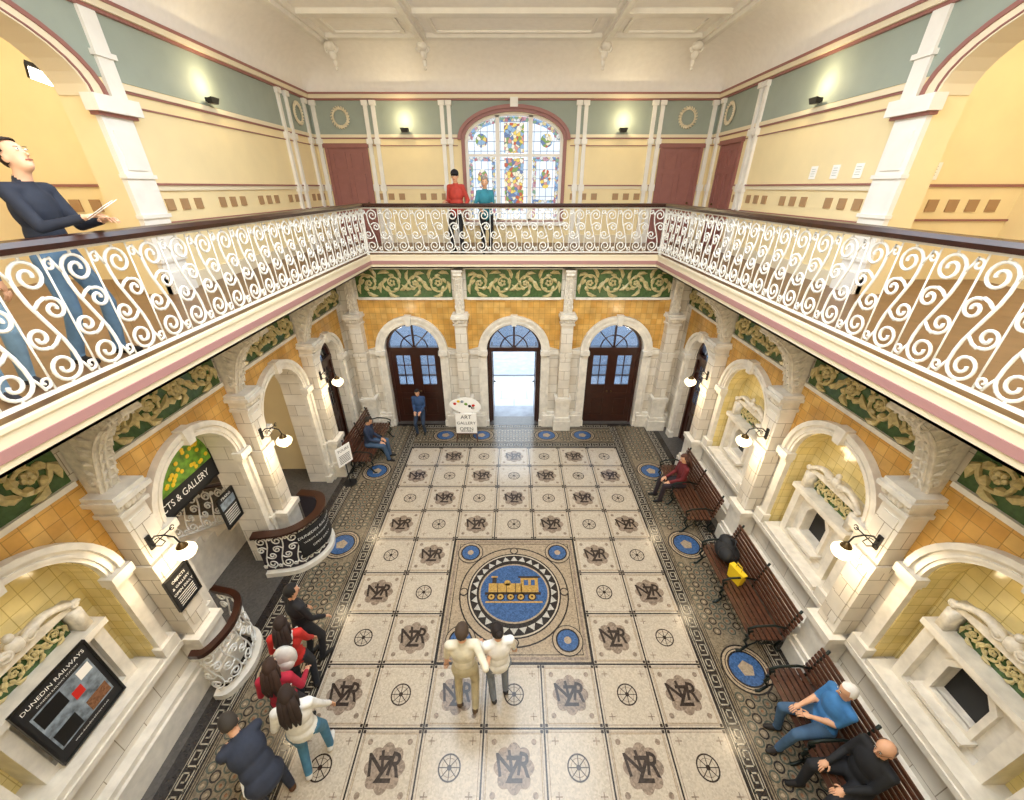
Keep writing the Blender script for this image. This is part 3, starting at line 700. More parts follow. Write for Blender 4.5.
# ================= LAMPS =================
def lamp(loc,rot):
    e=empty('bracket_lamp','black iron bracket lamp with glowing cream shade on pilaster','lamp',loc,rot,'bracket lamps')
    m=MB(); m.box(0,.02,-.03,.03,-.02,.18); m.tube([(.02,0,.1),(.1,0,.18),(.22,0,.20),(.33,0,.17),(.36,0,.08)],.010,6)
    m.tube([(.02,0,.02),(.12,0,.02),(.2,0,.1),(.14,0,.16),(.08,0,.12)],.007,5); m.tube([(.2,-.14,.18),(.22,0,.20),(.2,.14,.18)],.007,5)
    for sg in(-1,1): m.tube([(.2,sg*(.14+.03*math.cos(q)),.18+.03*math.sin(q)) for q in [i*.5 for i in range(12)]],.006,5)
    obj('bracket',m,['black'],e)
    m=MB(); m.rev([(.015,.08),(.03,.06),(.06,.03),(.07,.0),(.065,-.01),(.015,.03)],(.36,0,0)); obj('lamp_cap',m,['brass'],e,smooth=True)
    m=MB(); m.rev([(.05,.02),(.09,.005),(.125,-.04),(.125,-.08),(.1,-.12),(.06,-.15),(.01,-.16)],(.36,0,0)); obj('lamp_shade',m,['globe'],e,smooth=True)
    return e
l0=lamp((-WX+.285,3.3,2.62),0)
pos=[(-1,3.3),(-1,5.63),(-1,7.97),(1,3.3),(1,5.63),(1,7.97)]
for i,(sg,y) in enumerate(pos):
    if i: dup(l0,(sg*(WX-.285),y,2.62),0 if sg<0 else pi)
    ld=bpy.data.lights.new('lamp_light','POINT'); ld.energy=22; ld.color=(1,.79,.5); ld.shadow_soft_size=.14; ld.specular_factor=.1
    lo=bpy.data.objects.new('lamp_light',ld); COL.objects.link(lo); lo.location=(sg*(WX-.66),y,2.30)
def flood(loc,rot):
    m=MB(); m.box(0,.06,-.02,.02,-.03,.03); m.tube([(.05,0,0),(.1,0,.02)],.012,5); 
    m.add([(.05,-.11,0),(.17,-.11,.03),(.19,.0,-.04),(.05,.11,0),(.17,.11,.03),(.15,-.08,-.06),(.07,-.08,-.06),(.15,.08,-.06),(.07,.08,-.06)],[(0,1,4,3),(6,5,7,8),(0,1,5,6),(3,4,7,8),(0,3,8,6),(1,4,7,5)],0)
    return obj('uplighter',m,['black'],None,loc,rot,'small black uplighter glowing onto green band','lamp',group='uplighters')
f0=flood((-2.85,UY-.012,7.72),-pi/2)
fl_=[(-2.85,UY-.012,-pi/2),(2.85,UY-.012,-pi/2),(-UX+.012,8.4,0),(UX-.012,8.4,pi)]
for i,(x,y,r) in enumerate(fl_):
    if i: dup(f0,(x,y,7.72),r)
    ld=bpy.data.lights.new('uplight','POINT'); ld.energy=15; ld.color=(1,.82,.5); ld.shadow_soft_size=.04
    lo=bpy.data.objects.new('uplight',ld); COL.objects.link(lo); lo.location=(x+.28*math.cos(r),y+.28*math.sin(r),7.92)
e=empty('pendant_light','black framed rectangular light fitting hanging in side room','lamp',(-5.8,6.38,7.56),.5); e.rotation_euler=(-.45,.35,.7)
m=MB(); m.box(-.3,.3,-.13,.13,0,.05); m.tube([(-.2,0,.05),(-.2,.05,.3)],.01,5); m.tube([(.2,0,.05),(.2,.05,.3)],.01,5); obj('housing',m,['black'],e)
m=MB(); m.box(-.27,.27,-.105,.105,-.012,.0); obj('diffuser',m,['bulb'],e)

# ================= BENCHES =================
def bench(loc,rot,label):
    e=empty('bench',label,'bench',loc,rot,'slatted wooden benches'); L=1.8
    m=MB()
    for i in range(6):
        x=.14+i*.085; m.box(x,x+.06,-L/2,L/2,.42-.004*i*(i<3),.445)
    obj('seat',m,['benchwood'],e)
    m=MB()
    for i in range(7):
        z=.48+i*.07; x=.12-.016*i
        m.boxf(P3,-L/2,L/2,z,z+.048,x-.012,x+.012)
    obj('backrest',m,['benchwood'],e)
    first=None
    for k,y in enumerate((-.82,0,.82)):
        m=MB()
        m.tube([(.0,0,1.0),(.06,0,.75),(.11,0,.5),(.14,0,.40),(.4,0,.40),(.62,0,.42),(.66,0,.40)],.02,6)
        m.tube([(.14,0,.40),(.08,0,.28),(.14,0,.15),(.06,0,.02),(.0,0,.02)],.02,6)
        m.tube([(.58,0,.40),(.64,0,.28),(.56,0,.15),(.64,0,.02),(.70,0,.02)],.02,6)
        m.tube([(.12,0,.6),(.3,0,.66),(.55,0,.64),(.66,0,.58),(.64,0,.5),(.57,0,.53)],.018,6)
        m.tube([(.6,0,.41),(.63,0,.5)],.016,5)
        m.tube([(.36+.09*math.cos(q)*(1-q/16),0,.26+.09*math.sin(q)*(1-q/16)) for q in [i*.45 for i in range(24)]],.012,5)
        m.tube([(.14,0,.15),(.27,0,.24)],.012,5); m.tube([(.56,0,.15),(.44,0,.24)],.012,5)
        if k==0: first=obj('leg',m,['iron'],e,(0,y,0),smooth=True,label='ornate dark cast iron end frame')
        else: 
            c=first.copy(); COL.objects.link(c); c.location=(0,y,0)
    return e
bb=bench((4.17,4.38,0),pi,'brown slatted wooden bench with dark iron scroll legs')
for y in(6.8,2.18): dup(bb,(4.17,y,0),pi)
dup(bb,(-4.17,8.75,0),0)

# ================= CURVED BALUSTRADES =================
def catmull(P,n=12):
    P=[Vector(p) for p in P]; P=[P[0]*2-P[1]]+P+[P[-1]*2-P[-2]]; o=[]
    for i in range(1,len(P)-2):
        for k in range(n):
            t=k/n; a,b,c,d=P[i-1:i+3]
            o.append(.5*((2*b)+(c-a)*t+(2*a-5*b+4*c-d)*t*t+(3*b-a-3*c+d)*t**3))
    o.append(P[-2]); return o
def balus(name,pts,label,board,hw):
    base=Vector(((pts[1][0]+pts[2][0])/2,(pts[1][1]+pts[2][1])/2,0))
    e=empty(name,label,'counter' if board else 'balustrade',base)
    C=[Vector((p.x-base.x,p.y-base.y,0)) for p in catmull([(p[0],p[1],0) for p in pts])]
    S=[0]
    for i in range(1,len(C)): S.append(S[-1]+(C[i]-C[i-1]).length)
    T=S[-1]
    def at(s_,z,off=0):
        s_=min(max(s_,0),T-1e-4); i=max(j for j in range(len(S)-1) if S[j]<=s_); t=(s_-S[i])/(S[i+1]-S[i]); p=C[i].lerp(C[i+1],t); tg=(C[i+1]-C[i]).normalized(); nn=Vector((-tg.y,tg.x,0))
        return p+nn*off+Vector((0,0,z))
    def strip(m,z0,z1,o0,o1,s0=0,s1=T,mi=0,N=40):
        vs=[];fs=[]
        for i in range(N+1):
            q=s0+(s1-s0)*i/N; vs+=[at(q,z0,o0),at(q,z1,o0),at(q,z1,o1),at(q,z0,o1)]
        for i in range(N):
            for j in range(4): fs.append((i*4+j,i*4+(j+1)%4,i*4+4+(j+1)%4,i*4+4+j))
        fs+=[(0,1,2,3),(N*4,N*4+3,N*4+2,N*4+1)]; m.add(vs,fs,mi)
    m=MB(); strip(m,1.0,1.045,-hw,hw); strip(m,.97,1.0,-.04,.04); obj('handrail',m,['darkwood'],e,label='dark wooden curved rail')
    m=MB(); strip(m,0,.1,-.06,.06); obj('base',m,['stonep'],e)
    if board: m=MB(); strip(m,.1,.98,-.05,-.03); obj('backing',m,['ink'],e,label='dark purple backing panel')
    n=max(3,int(T/.24)); W=T/n
    for i in range(n):
        m=MB()
        for p in MOTB: m.tube([at((i+.5)*W+a*W/.34,.1+z*.86) for a,z in p],.012,5)
        obj('scroll_panel',m,['whiteiron'],e,smooth=True)
    if board:
        for (s0,s1,lines) in ((T*.04,T*.18,(('TIMETABLE',.045,.8),('& FARES',.045,.68),('DAILY',.045,.55))),(T*.30,T*.68,(('DUNEDIN RAILWAYS',.082,.78),('TICKETS & INFORMATION',.055,.64),('OPEN DAILY',.07,.48)))):
            m=MB(); strip(m,.3,.92,.03,.045,s0,s1); obj('banner',m,['blackm'],e,label='dark printed banner panel')
            m=MB(); mid=(s0+s1)/2; fn=lambda a,b,d:at(mid-a,b,d)
            for t,z,b in lines: m.text(t,z,fn,0,b,.052,0)
            obj('banner_text',m,['paper'],e,recalc=False)
    return e
balus('ticket_counter',[(-4.3,6.05),(-3.85,5.95),(-3.70,5.5),(-4.0,5.06),(-4.6,4.93)],'curved wooden-topped ticket counter with white scrolls and dark banners',1,.08)
balus('curved_balustrade',[(-4.24,2.95),(-4.06,3.0),(-3.97,3.38),(-4.14,3.78),(-4.6,3.92)],'curved white scroll balustrade with dark wood rail beside arch',0,.045)
e=empty('staircase','stone stair flight with white scroll balustrade beyond arch','staircase',(-6.0,6.3,0))
m=MB()
for i in range(10): m.box(-1.2,.5,-i*.27-.27,-i*.27,0,.17*(i+1))
obj('steps',m,['stonep'],e)
m=MB()
for i in range(10):
    for p in MOTB: m.tube([(.5,-(i+.5)*.26-a*.7,.2+.63*(i+.5)*.26+a*.5+z*.86) for a,z in p],.014,5)
m.tube([(.5,0,.28),(.5,-2.6,1.92)],.018,5); obj('scroll_panel',m,['whiteiron'],e,smooth=True)
m=MB(); m.tube([(.5,.05,1.12),(.5,-2.7,2.85)],.045,8); obj('handrail',m,['darkwood'],e)

# ================= POSTERS =================
def poster(name,loc,rot,w,h,label,cat,cols,build):
    e=empty(name,label,cat,loc,rot)
    m=MB(); m.boxf(P3,-w/2,w/2,-h/2,h/2,0,.02,0); 
    m.slab([rect(-w/2-.02,w/2+.02,-h/2-.02,h/2+.02),rect(-w/2,w/2,-h/2,h/2)],0,.035,P3,1)
    obj('board',m,[cols[0],'black'],e)
    m=MB(); build(m); obj('print',m,['paper','posterblue','red','yellow','leafy','black','m_terra'],e,recalc=False)
    return e
def b1(m):
    m.text('DUNEDIN RAILWAYS',.064,P3,0,.385,.024,0); m.text('DUNEDIN RAILWAY STATION',.03,P3,0,.315,.024,0)
    m.flat([rect(-.29,.29,-.32,.27)],.022,P3,1)
    for q,c in(((-.27,-.02,.05,.25),5),((.02,.12,-.02,.1),2),((.14,.27,.12,.24),0),((.05,.27,-.3,-.14),6),((-.27,-.05,-.3,-.1),5),((-.2,-.1,-.25,-.16),1),((-.22,-.08,.1,.18),1)): m.flat([rect(*q)],.023+.0002*c,P3,c)
    m.text('www.dunedinrailways.co.nz',.034,P3,0,-.38,.024,0)
poster('poster',(-WX-.03,2.13,1.66),0,.68,.92,'framed dark railway poster with photographs in wall niche','poster',['blackm'],b1)
def b2(m):
    for i,t in enumerate(('OBJECTS','& GALLERY','OPEN DAILY')): m.text(t,.055,P3,0,.17-.09*i,.024,0)
    for i in range(5): m.flat([rect(-.13,.13,-.08-.035*i,-.07-.035*i)],.024,P3,0)
poster('poster',(-WX+.29,3.35,1.85),0,.34,.5,'black poster with white lettering fixed to pilaster','poster',['blackm'],b2)
def b3(m):
    m.flat([rect(-.74,.74,-.08,.42)],.023,P3,4)
    for i in range(40): m.sph(P3(random.uniform(-.68,.68),random.uniform(-.04,.38),.03),(.01,.04,.035),3,6,4)
    m.text('OBJECTS & GALLERY',.165,P3,-.03,-.24,.024,0,sx=.82)
poster('banner_sign',(-5.0,4.5,2.58),0,1.5,.82,'black gallery sign with green and yellow picture above lettering','sign',['blackm'],b3)
def b4(m):
    m.flat([rect(-.17,.17,.05,.2)],.023,P3,1)
    for i in range(6): m.flat([rect(-.15,.15,-.02-.045*i,-.005-.045*i)],.024,P3,0)
    m.text('TRAINS',.07,P3,0,.25,.025,0)
poster('poster',(-4.85,5.03,1.6),0,.35,.6,'black poster with photograph and white text by arch','poster',['blackm'],b4)
for x,y,z,r in((UX-.002,8.04,6.62,pi),(UX-.002,7.5,6.62,pi),(UX-.002,7.0,6.62,pi)):
    m=MB(); m.boxf(P3,-.08,.08,-.1,.1,0,.012,0)
    for i in range(4): m.boxf(P3,-.05,.05,.05-.035*i,.056-.035*i,.012,.013,1)
    obj('notice',m,['paper','sage'],None,(x,y,z),r,'small white paper notice pinned to cream wall','notice',group='wall notices')
m=MB(); m.boxf(P3,-.22,.22,-.12,.12,0,.012,0)
for i in range(4): m.boxf(P3,-.17,.17,.06-.04*i,.068-.04*i,.012,.013,1)
obj('notice',m,['paper','sage'],None,(6.5,7.199,6.62),-pi/2,'larger white paper notice on side room wall','notice')

e=empty('easel_sign','white easel board with lettering topped by painter palette','sign',(-1.33,9.45,0))
for sg in(-1,1):
    m=MB(); m.tube([(sg*.3,-.12,0),(sg*.14,.03,1.15)],.018,6); obj('leg',m,['benchwood'],e)
m=MB(); m.tube([(0,.35,0),(0,.05,1.1)],.018,6); obj('leg',m,['benchwood'],e)
m=MB(); m.box(-.3,.3,-.1,-.06,.24,.28); obj('shelf',m,['benchwood'],e)
m=MB(); m.box(-.29,.29,-.1,-.075,.28,.92); obj('board',m,['paper'],e)
m=MB(); fe=lambda a,b,d:(a,-.102-d,b)
for i,(t,z) in enumerate((('ART',.16),('GALLERY',.13),('OPEN',.15))): m.text(t,z,fe,0,.80-.19*i,0.001,0)
m.text('UPSTAIRS',.08,fe,0,.34,.001,0); obj('lettering',m,['black'],e,recalc=False)
m=MB(); pal=[(.42*math.cos(q)*(1-.12*math.sin(q*2)),1.16+.24*math.sin(q)*(1+.1*math.cos(q))) for q in [2*pi*i/28 for i in range(28)]]
m.slab([pal,circ((.2,1.08),.05,12)],0,.02,lambda a,b,d:(a,-.06-d,b)); obj('palette',m,['paper'],e)
m=MB()
for i,c in enumerate(range(6)): m.sph((-.28+.1*i,-.085,1.22+.08*math.sin(i*1.1)),(.045,.01,.04),i%5,8,6)
obj('paint_blobs',m,['red','yellow','posterblue','leafy','black'],e,smooth=True)
e=empty('sign_stand','small black floor stand holding a white notice','sign',(-4.02,7.55,0),-.5)
m=MB(); m.rev([(.16,0),(.16,.02),(.02,.03)],(0,0,0)); m.tube([(0,0,.02),(0,0,.95)],.015,6); obj('stand',m,['black'],e)
m=MB(); m.boxf(P3,-.2,.2,.6,1.1,.015,.03,0); m.text('TOURS',.1,P3,0,1.0,.032,1)
for i in range(6): m.flat([rect(-.15,.15,.66+.04*i,.675+.04*i)],.032,P3,1)
obj('board',m,['paper','black'],e,recalc=False)

# ================= PEOPLE =================
HX={}
def cm(h,rough=.8):
    if h not in HX: HX[h]='cloth_'+h; mat('cloth_'+h,h,rough,var=.22,scale=9,bump=.25)
    return HX[h]
def ik(a,b,l1,l2,pole):
    d=b-a; L=min(d.length,(l1+l2)*.998); dh=d.normalized(); b=a+dh*L; x=(l1*l1-l2*l2+L*L)/(2*L); hh=math.sqrt(max(l1*l1-x*x,0))
    p=pole-dh*pole.dot(dh); p=p.normalized() if p.length>1e-5 else dh.orthogonal().normalized()
    return a+dh*x+p*hh,b
def person(label,loc,yaw,H=1.7,hip=(0,0,.92),spine=(0,0,1),look=(0,1,0),feet=((-.1,-.02,0),(.1,.06,0)),hands=((-.24,.06,.82),(.24,.06,.82)),top='333333',bottom='2A3550',shoe='1C1A18',skin='D9A582',hairc='2A1C14',hair='short',sleeves=True,jacket=False,elb=(0,-1,-.2),group=None,extra=None,fat=1.0,knee=(0,1,.1)):
    k=H/1.72; V=Vector
    e=empty('person',label,'person',loc,yaw,group)
    Xa=V((1,0,0)); sp=V(spine).normalized(); fw=sp.cross(Xa).normalized(); hc=V(hip)
    TM=Matrix((Xa,fw,sp)).transposed()
    prims=[]
    def cap(a,b,r0,r1,t): prims.append(('c',V(a)*k,V(b)*k,r0*k,r1*k,t))
    def ell(c,r,t,Mx=None): prims.append(('e',V(c)*k,tuple(x*k for x in r),Mx or Matrix.Identity(3),t))
    ht=1 if jacket else 2
    ell(hc+sp*.0,(.168*fat,.12*fat,.13),ht,TM); ell(hc-sp*.05,(.155*fat,.115*fat,.12),2 if not jacket else 1,TM)
    ell(hc+sp*.14,(.148*fat,.108*fat,.16),1,TM); ell(hc+sp*.33,(.172*(.5+.5*fat),.118*fat,.19),1,TM); 
    nk=hc+sp*.54
    shs=[hc+sp*.465+Xa*sg*.165 for sg in(-1,1)]
    cap(shs[0],shs[1],.06,.06,1); cap(nk-sp*.06,nk-sp*.01,.075,.058,1)
    f=V(look).normalized(); r=f.cross(V((0,0,1))).normalized(); u=r.cross(f).normalized(); HM=Matrix((r,f,u)).transposed()
    hd=nk+(sp*.6+V((0,0,1))*.4).normalized()*.135+f*.025
    cap(nk-sp*.03,hd-u*.05,.052,.05,0)
    ell(hd+u*.02,(.074,.094,.098),0,HM); ell(hd-u*.05+f*.02,(.056,.066,.066),0,HM); ell(hd-u*.085+f*.055,(.028,.025,.022),0,HM)
    cap(hd+f*.09+u*.005,hd+f*.112-u*.03,.009,.015,0)
    for sg in(-1,1): ell(hd+r*sg*.076-u*.01-f*.005,(.01,.02,.03),0,HM)
    wr=[]
    for i,sg in((0,-1),(1,1)):
        w=V(hands[i]); el,w=ik(shs[i],w,.285,.255,V((sg*.35,0,0))+V(elb))
        cap(shs[i],el,.056,.044,1); cap(el,w,.043,.033 if sleeves else .027,1 if sleeves else 0)
        hdir=(w-el).normalized(); wr.append((w,hdir,sg))
        prims.append(('c',w*k,(w+hdir*.03)*k,.024*k,.026*k,0))
        side=hdir.cross(V((0,0,1))); side=side.normalized() if side.length>.1 else Xa.copy()
        nrm=side.cross(hdir).normalized(); HMh=Matrix((side,hdir,nrm)).transposed(); ell(w+hdir*.06,(.04,.052,.017),0,HMh)
    for i,sg in((0,-1),(1,1)):
        hj=hc+Xa*sg*.092-V((0,0,.02)); an=V(feet[i])+V((0,0,.085)); kn,an=ik(hj,an,.43,.42,V(knee)+Xa*sg*.12)
        cap(hj,kn,.09*fat,.062,2); cap(kn,an,.06,.047,2)
        fd=V((sg*.12,1,0)).normalized(); cap(an-fd*.035-V((0,0,.04)),an+fd*.14-V((0,0,.053)),.043,.032,3)
    m=MB()
    for p in prims:
        if p[0]=='c': m.cap(p[1],p[2],p[3],p[4],14)
        else: m.sph(p[1],p[2],0,16,10,p[3])
    me=bpy.data.meshes.new('tmp'); me.from_pydata(m.v,[],m.f)
    bm=bmesh.new(); bm.from_mesh(me); bmesh.ops.recalc_face_normals(bm,faces=bm.faces); bm.to_mesh(me); bm.free()
    o=bpy.data.objects.new('tmp',me); COL.objects.link(o)
    rm=o.modifiers.new('r','REMESH'); rm.mode='VOXEL'; rm.voxel_size=.013
    sm=o.modifiers.new('s','SMOOTH'); sm.factor=.5; sm.iterations=3
    bpy.context.view_layer.update(); dg=bpy.context.evaluated_depsgraph_get()
    ev=bpy.data.meshes.new_from_object(o.evaluated_get(dg)); bpy.data.objects.remove(o)
    nv=len(ev.vertices); co=np.zeros(nv*3); ev.vertices.foreach_get('co',co); co=co.reshape(-1,3)
    np_=len(ev.polygons); vi=[tuple(p.vertices) for p in ev.polygons]
    ctr=np.array([co[list(q)].mean(0) for q in vi])
    best=np.full(np_,1e9); tg=np.zeros(np_,int)
    for p in prims:
        if p[0]=='c':
            a=np.array(p[1]);b=np.array(p[2]);ab=b-a;t=np.clip(((ctr-a)@ab)/max(ab@ab,1e-9),0,1); dd=np.linalg.norm(ctr-(a+t[:,None]*ab),axis=1)-(p[3]+(p[4]-p[3])*t)
        else:
            Mi=np.array(p[3]); q=((ctr-np.array(p[1]))@Mi)/np.array(p[2]); dd=(np.linalg.norm(q,axis=1)-1)*min(p[2])
        s_=dd<best; best[s_]=dd[s_]; tg[s_]=p[-1]
    M2=MB(); M2.v=[tuple(c) for c in co]; M2.f=vi; M2.m=[int(x) for x in tg]
    H_=hd*k
    for sg in(-1,1):
        M2.sph(H_+(r*sg*.03+f*.098+u*.012)*k,(.012*k,.006*k,.007*k),5,8,6,HM); M2.sph(H_+(r*sg*.03+f*.103+u*.012)*k,(.005*k,.003*k,.005*k),4,6,4,HM)
        M2.tube([H_+(r*sg*x+f*(.1-(x-.03)**2*8)+u*.03)*k for x in(.015,.03,.046)],.003*k,4,4)
    M2.tube([H_+(r*x+f*(.092-x*x*10)-u*.055)*k for x in(-.024,-.01,0,.01,.024)],.0045*k,5,6)
    for w,hd_,sg in wr:
        side=hd_.cross(V((0,0,1))); side=side.normalized() if side.length>.1 else Xa.copy(); nr=side.cross(hd_).normalized()
        for j,(o_,ln) in enumerate(((-.028,.062),(-.009,.074),(.010,.07),(.028,.054))):
            b=w+hd_*.10+side*o_; a1=b+hd_*ln*.5-nr*.006; a2=a1+hd_*ln*.36-nr*ln*.35
            M2.tube([b*k,a1*k,a2*k,(a2+(hd_*.01-nr*.012))*k],[.0088*k,.0085*k,.0075*k,.004*k],6,0)
        ts=-sg if abs(side.dot(Xa))>.5 else 1
        b=w+hd_*.035+side*ts*.034; M2.tube([b*k,(b+side*ts*.022+hd_*.028-nr*.008)*k,(b+side*ts*.026+hd_*.055-nr*.016)*k],[.0115*k,.0095*k,.006*k],6,0)
    sk='skin_'+skin
    if sk not in MATS: mat(sk,skin,.5,var=.06,scale=10)
    if 'lips' not in MATS: mat('lips','A85A4C',.5); mat('eyewhite','EDEAE4',.3)
    obj('body',M2,[sk,cm(top),cm(bottom),cm(shoe),'blackm','eyewhite','lips'],e,smooth=True,recalc=False)
    if hair:
        m=MB(); nu,nvv=20,14; sc=V((.084,.104,.108)); vs=[];idx={}
        for i in range(nvv+1):
            for j in range(nu):
                q=pi*i/nvv; a=2*pi*j/nu; n_=V((math.sin(q)*math.cos(a),math.sin(q)*math.sin(a),math.cos(q)))
                ww=1+.03*math.sin(a*9+i)
                vs.append((hd+u*.024+HM@V((n_.x*sc.x*ww,n_.y*sc.y*ww,n_.z*sc.z*ww)))*k); idx[(i,j)]=n_
        fs=[]
        for i in range(nvv):
            for j in range(nu):
                n_=(idx[(i,j)]+idx[(i+1,(j+1)%nu)])/2
                if hair=='bald': keep= n_.z<.25 and n_.z>-.5 and n_.y<.1
                else:
                    keep = (n_.y<-.05 and n_.z>-.65) or (n_.y<.35 and n_.z>.0) or n_.z>.45+.25*max(n_.y,0)
                if keep: fs.append((i*nu+j,i*nu+(j+1)%nu,(i+1)*nu+(j+1)%nu,(i+1)*nu+j))
        m.add(vs,fs,0)
        if hair=='long':
            for x in(-.05,-.02,.02,.05):
                m.tube([(hd+r*x*1.1-f*.06+u*.03)*k,(hd+r*x*1.3-f*.095-u*.07)*k,(nk+r*x*1.5-f*.11-u*.08)*k,(nk+r*x*1.3-f*.13-u*.22)*k],[.035*k,.042*k,.04*k,.012*k],8,0)
            for sg in(-1,1): m.tube([(hd+r*sg*.06+u*.04)*k,(hd+r*sg*.083-u*.04-f*.02)*k,(nk+r*sg*.09-u*.03-f*.03)*k],[.025*k,.028*k,.01*k],8,0)
        if hair=='bun': m.sph((hd-f*.11+u*.04)*k,.045*k,0)
        if hair=='curly':
            for i in range(40):
                n_=V((random.gauss(0,1),random.gauss(0,1),random.gauss(0,1))).normalized()
                if (n_.y<.1 and n_.z>-.5) or n_.z>.5: m.sph((hd+u*.024+HM@V((n_.x*.085,n_.y*.104,n_.z*.108)))*k,.028*k,0,8,6)
        obj('hair',m,[cm(hairc)],e,smooth=True,recalc=False)
    if extra: extra(e,dict(k=k,hd=hd,f=f,r=r,u=u,HM=HM,hc=hc,sp=sp,nk=nk,fw=fw,wr=wr))
    return e
def capx(color):
    def g(e,c):
        k=c['k'];m=MB(); 
        m.sph((c['hd']+c['u']*.055)*k,(.088*k,.106*k,.085*k),0,16,10,c['HM'])
        m.sph((c['hd']+c['u']*.06+c['f']*.1)*k,(.07*k,.08*k,.012*k),0,14,6,c['HM']); obj('cap',m,[cm(color)],e,smooth=True)
    return g
def glasses(e,c):
    k=c['k'];m=MB()
    for sg in(-1,1):
        ce=c['hd']+c['f']*.11+c['u']*.012+c['r']*sg*.032
        m.tube([(ce+c['r']*.022*math.cos(q)+c['u']*.016*math.sin(q))*k for q in [2*pi*i/12 for i in range(13)]],.002*k,4)
        m.tube([(ce+c['r']*sg*.022)*k,(c['hd']+c['r']*sg*.082-c['f']*.01+c['u']*.01)*k],.002*k,4)
    obj('glasses',m,['black'],e)
def paperx(e,c):
    k=c['k']; w,hd_,sg=c['wr'][1]; p=(w+hd_*.11)*k
    m=MB(); M_=Matrix.Rotation(.5,3,'X')@Matrix.Rotation(.3,3,'Y')
    for o_,a_ in((0,0),(.012,.25)):
        R2=M_@Matrix.Rotation(a_,3,'Z')
        vs=[p+R2@Vector((x,y,z+o_)) for x in(-.17,.05) for y in(-.05,.12) for z in(0,.003)]
        m.add(vs,[(0,1,3,2),(4,6,7,5),(0,4,5,1),(2,3,7,6),(0,2,6,4),(1,5,7,3)],0)
    obj('leaflet',m,['paper'],e,label='white folded paper leaflets')
def packx(color):
    def g(e,c):
        k=c['k'];m=MB(); ce=c['hc']+c['sp']*.3-c['fw']*.19
        m.sph(ce*k,(.14*k,.09*k,.2*k),0,14,10); m.sph((ce-c['fw']*.06-c['sp']*.08)*k,(.1*k,.06*k,.1*k),0)
        for sg in(-1,1): m.tube([(c['hc']+c['sp']*.45+Vector((sg*.1,0,0))-c['fw']*.14)*k,(c['hc']+c['sp']*.52+Vector((sg*.1,0,0)))*k,(c['hc']+c['sp']*.4+Vector((sg*.11,0,0))+c['fw']*.13)*k,(c['hc']+c['sp']*.2+Vector((sg*.14,0,0)))*k],.014*k,6)
        obj('backpack',m,[cm(color)],e,smooth=True)
    return g
SITF=((-.11,.46,0),(.12,.5,0)); SITH=((-.1,.3,.6),(.1,.32,.6))
person('dark haired person in navy jacket and jeans looking up holding leaflets',(-3.86,3.54,ZB),-pi/2+.1,1.76,hip=(0,-.04,.93),spine=(0,.08,1),look=(.1,.9,.4),hands=((-.12,.33,1.17),(.10,.36,1.20)),feet=((-.12,.0,0),(.14,-.16,0)),top='1E2433',bottom='5F7F9E',hairc='2B1D16',hair='short',skin='E0B090',jacket=False,extra=paperx)
person('person in grey top and pale blue jeans beside gallery railing',(-4.0,2.82,ZB),-pi/2-.2,1.7,top='6A6E76',bottom='7FA0BC',shoe='3A3A40',feet=((-.12,-.02,0),(.12,.12,0)),jacket=False)
person('person in red jacket and black cap standing behind gallery rail',(-1.36,10.44,ZB),pi-.4,1.80,top='B23A2C',bottom='1E1E22',hairc='30261E',extra=capx('16161A'),hands=((-.26,.12,.95),(.12,.28,1.1)),look=(-.3,1,-.1),jacket=True,fat=1.15)
person('grey haired person in teal jacket standing behind gallery rail',(-.68,10.42,ZB),pi+.3,1.66,top='2F7D8C',bottom='1C1C20',hairc='A89E92',hair='curly',hands=((-.1,.28,1.15),(.2,.24,1.05)),look=(.3,1,-.1),jacket=True,fat=1.15)
person('person in cream shirt and khaki trousers seen from behind',(-.64,2.86,0),.05,1.74,top='E4DCC6',bottom='C4B898',shoe='5A4632',hairc='4A3A2C',hands=((-.25,.10,.85),(.32,-.02,1.14)),look=(.1,1,-.3),feet=((-.12,.0,0),(.1,-.08,0)),sleeves=False,jacket=False,fat=.94)
person('dark haired person in white top and grey jeans standing beside companion',(-.20,2.93,0),.25,1.64,top='F4F2EE',bottom='7A8290',shoe='2A2A2E',hairc='241A16',hair='bun',hands=((-.2,.28,.98),(.26,.16,.88)),look=(-.1,1,-.35),jacket=True,fat=1.0)
person('person in black coat waiting in line',(-3.05,3.46,0),-.5,1.68,top='1A1A1E',bottom='1C1C24',hairc='15110F',hair='short',look=(.2,1,-.1),jacket=True,hands=((-.2,.2,.9),(.2,.22,.92)))
person('dark haired person in red top waiting in line',(-2.95,3.02,0),.3,1.64,top='C32A22',bottom='20242E',hairc='2A1A12',hair='long',jacket=True,hands=((-.18,.24,1.0),(.2,.22,.9)),extra=packx('D8D4CC'))
person('person in crimson jacket with brown hair waiting in line',(-2.82,2.52,0),.2,1.62,top='B02038',bottom='23262E',hairc='3A2418',hair='long',jacket=True,hands=((-.18,.22,1.0),(.22,.24,1.0)))
person('long haired person in white top and jeans carrying a bag',(-2.44,2.2,0),.35,1.70,top='EFEDE8',bottom='4A7FA0',shoe='D8D4CC',hairc='2E1E16',hair='long',jacket=True,hands=((-.2,.22,1.0),(.28,.2,.85)),feet=((-.12,-.08,0),(.12,.14,0)),fat=1.05)
person('person in dark navy coat bending forward over a bag',(-2.74,1.84,0),.95,1.74,hip=(0,-.1,.88),spine=(0,.75,.9),look=(0,.8,-.7),top='2C3242',bottom='30364A',shoe='5A3A22',hairc='3A332C',hair='short',hands=((-.14,.55,.82),(.14,.52,.8)),feet=((-.12,-.06,0),(.14,.04,0)),jacket=True,fat=1.12)
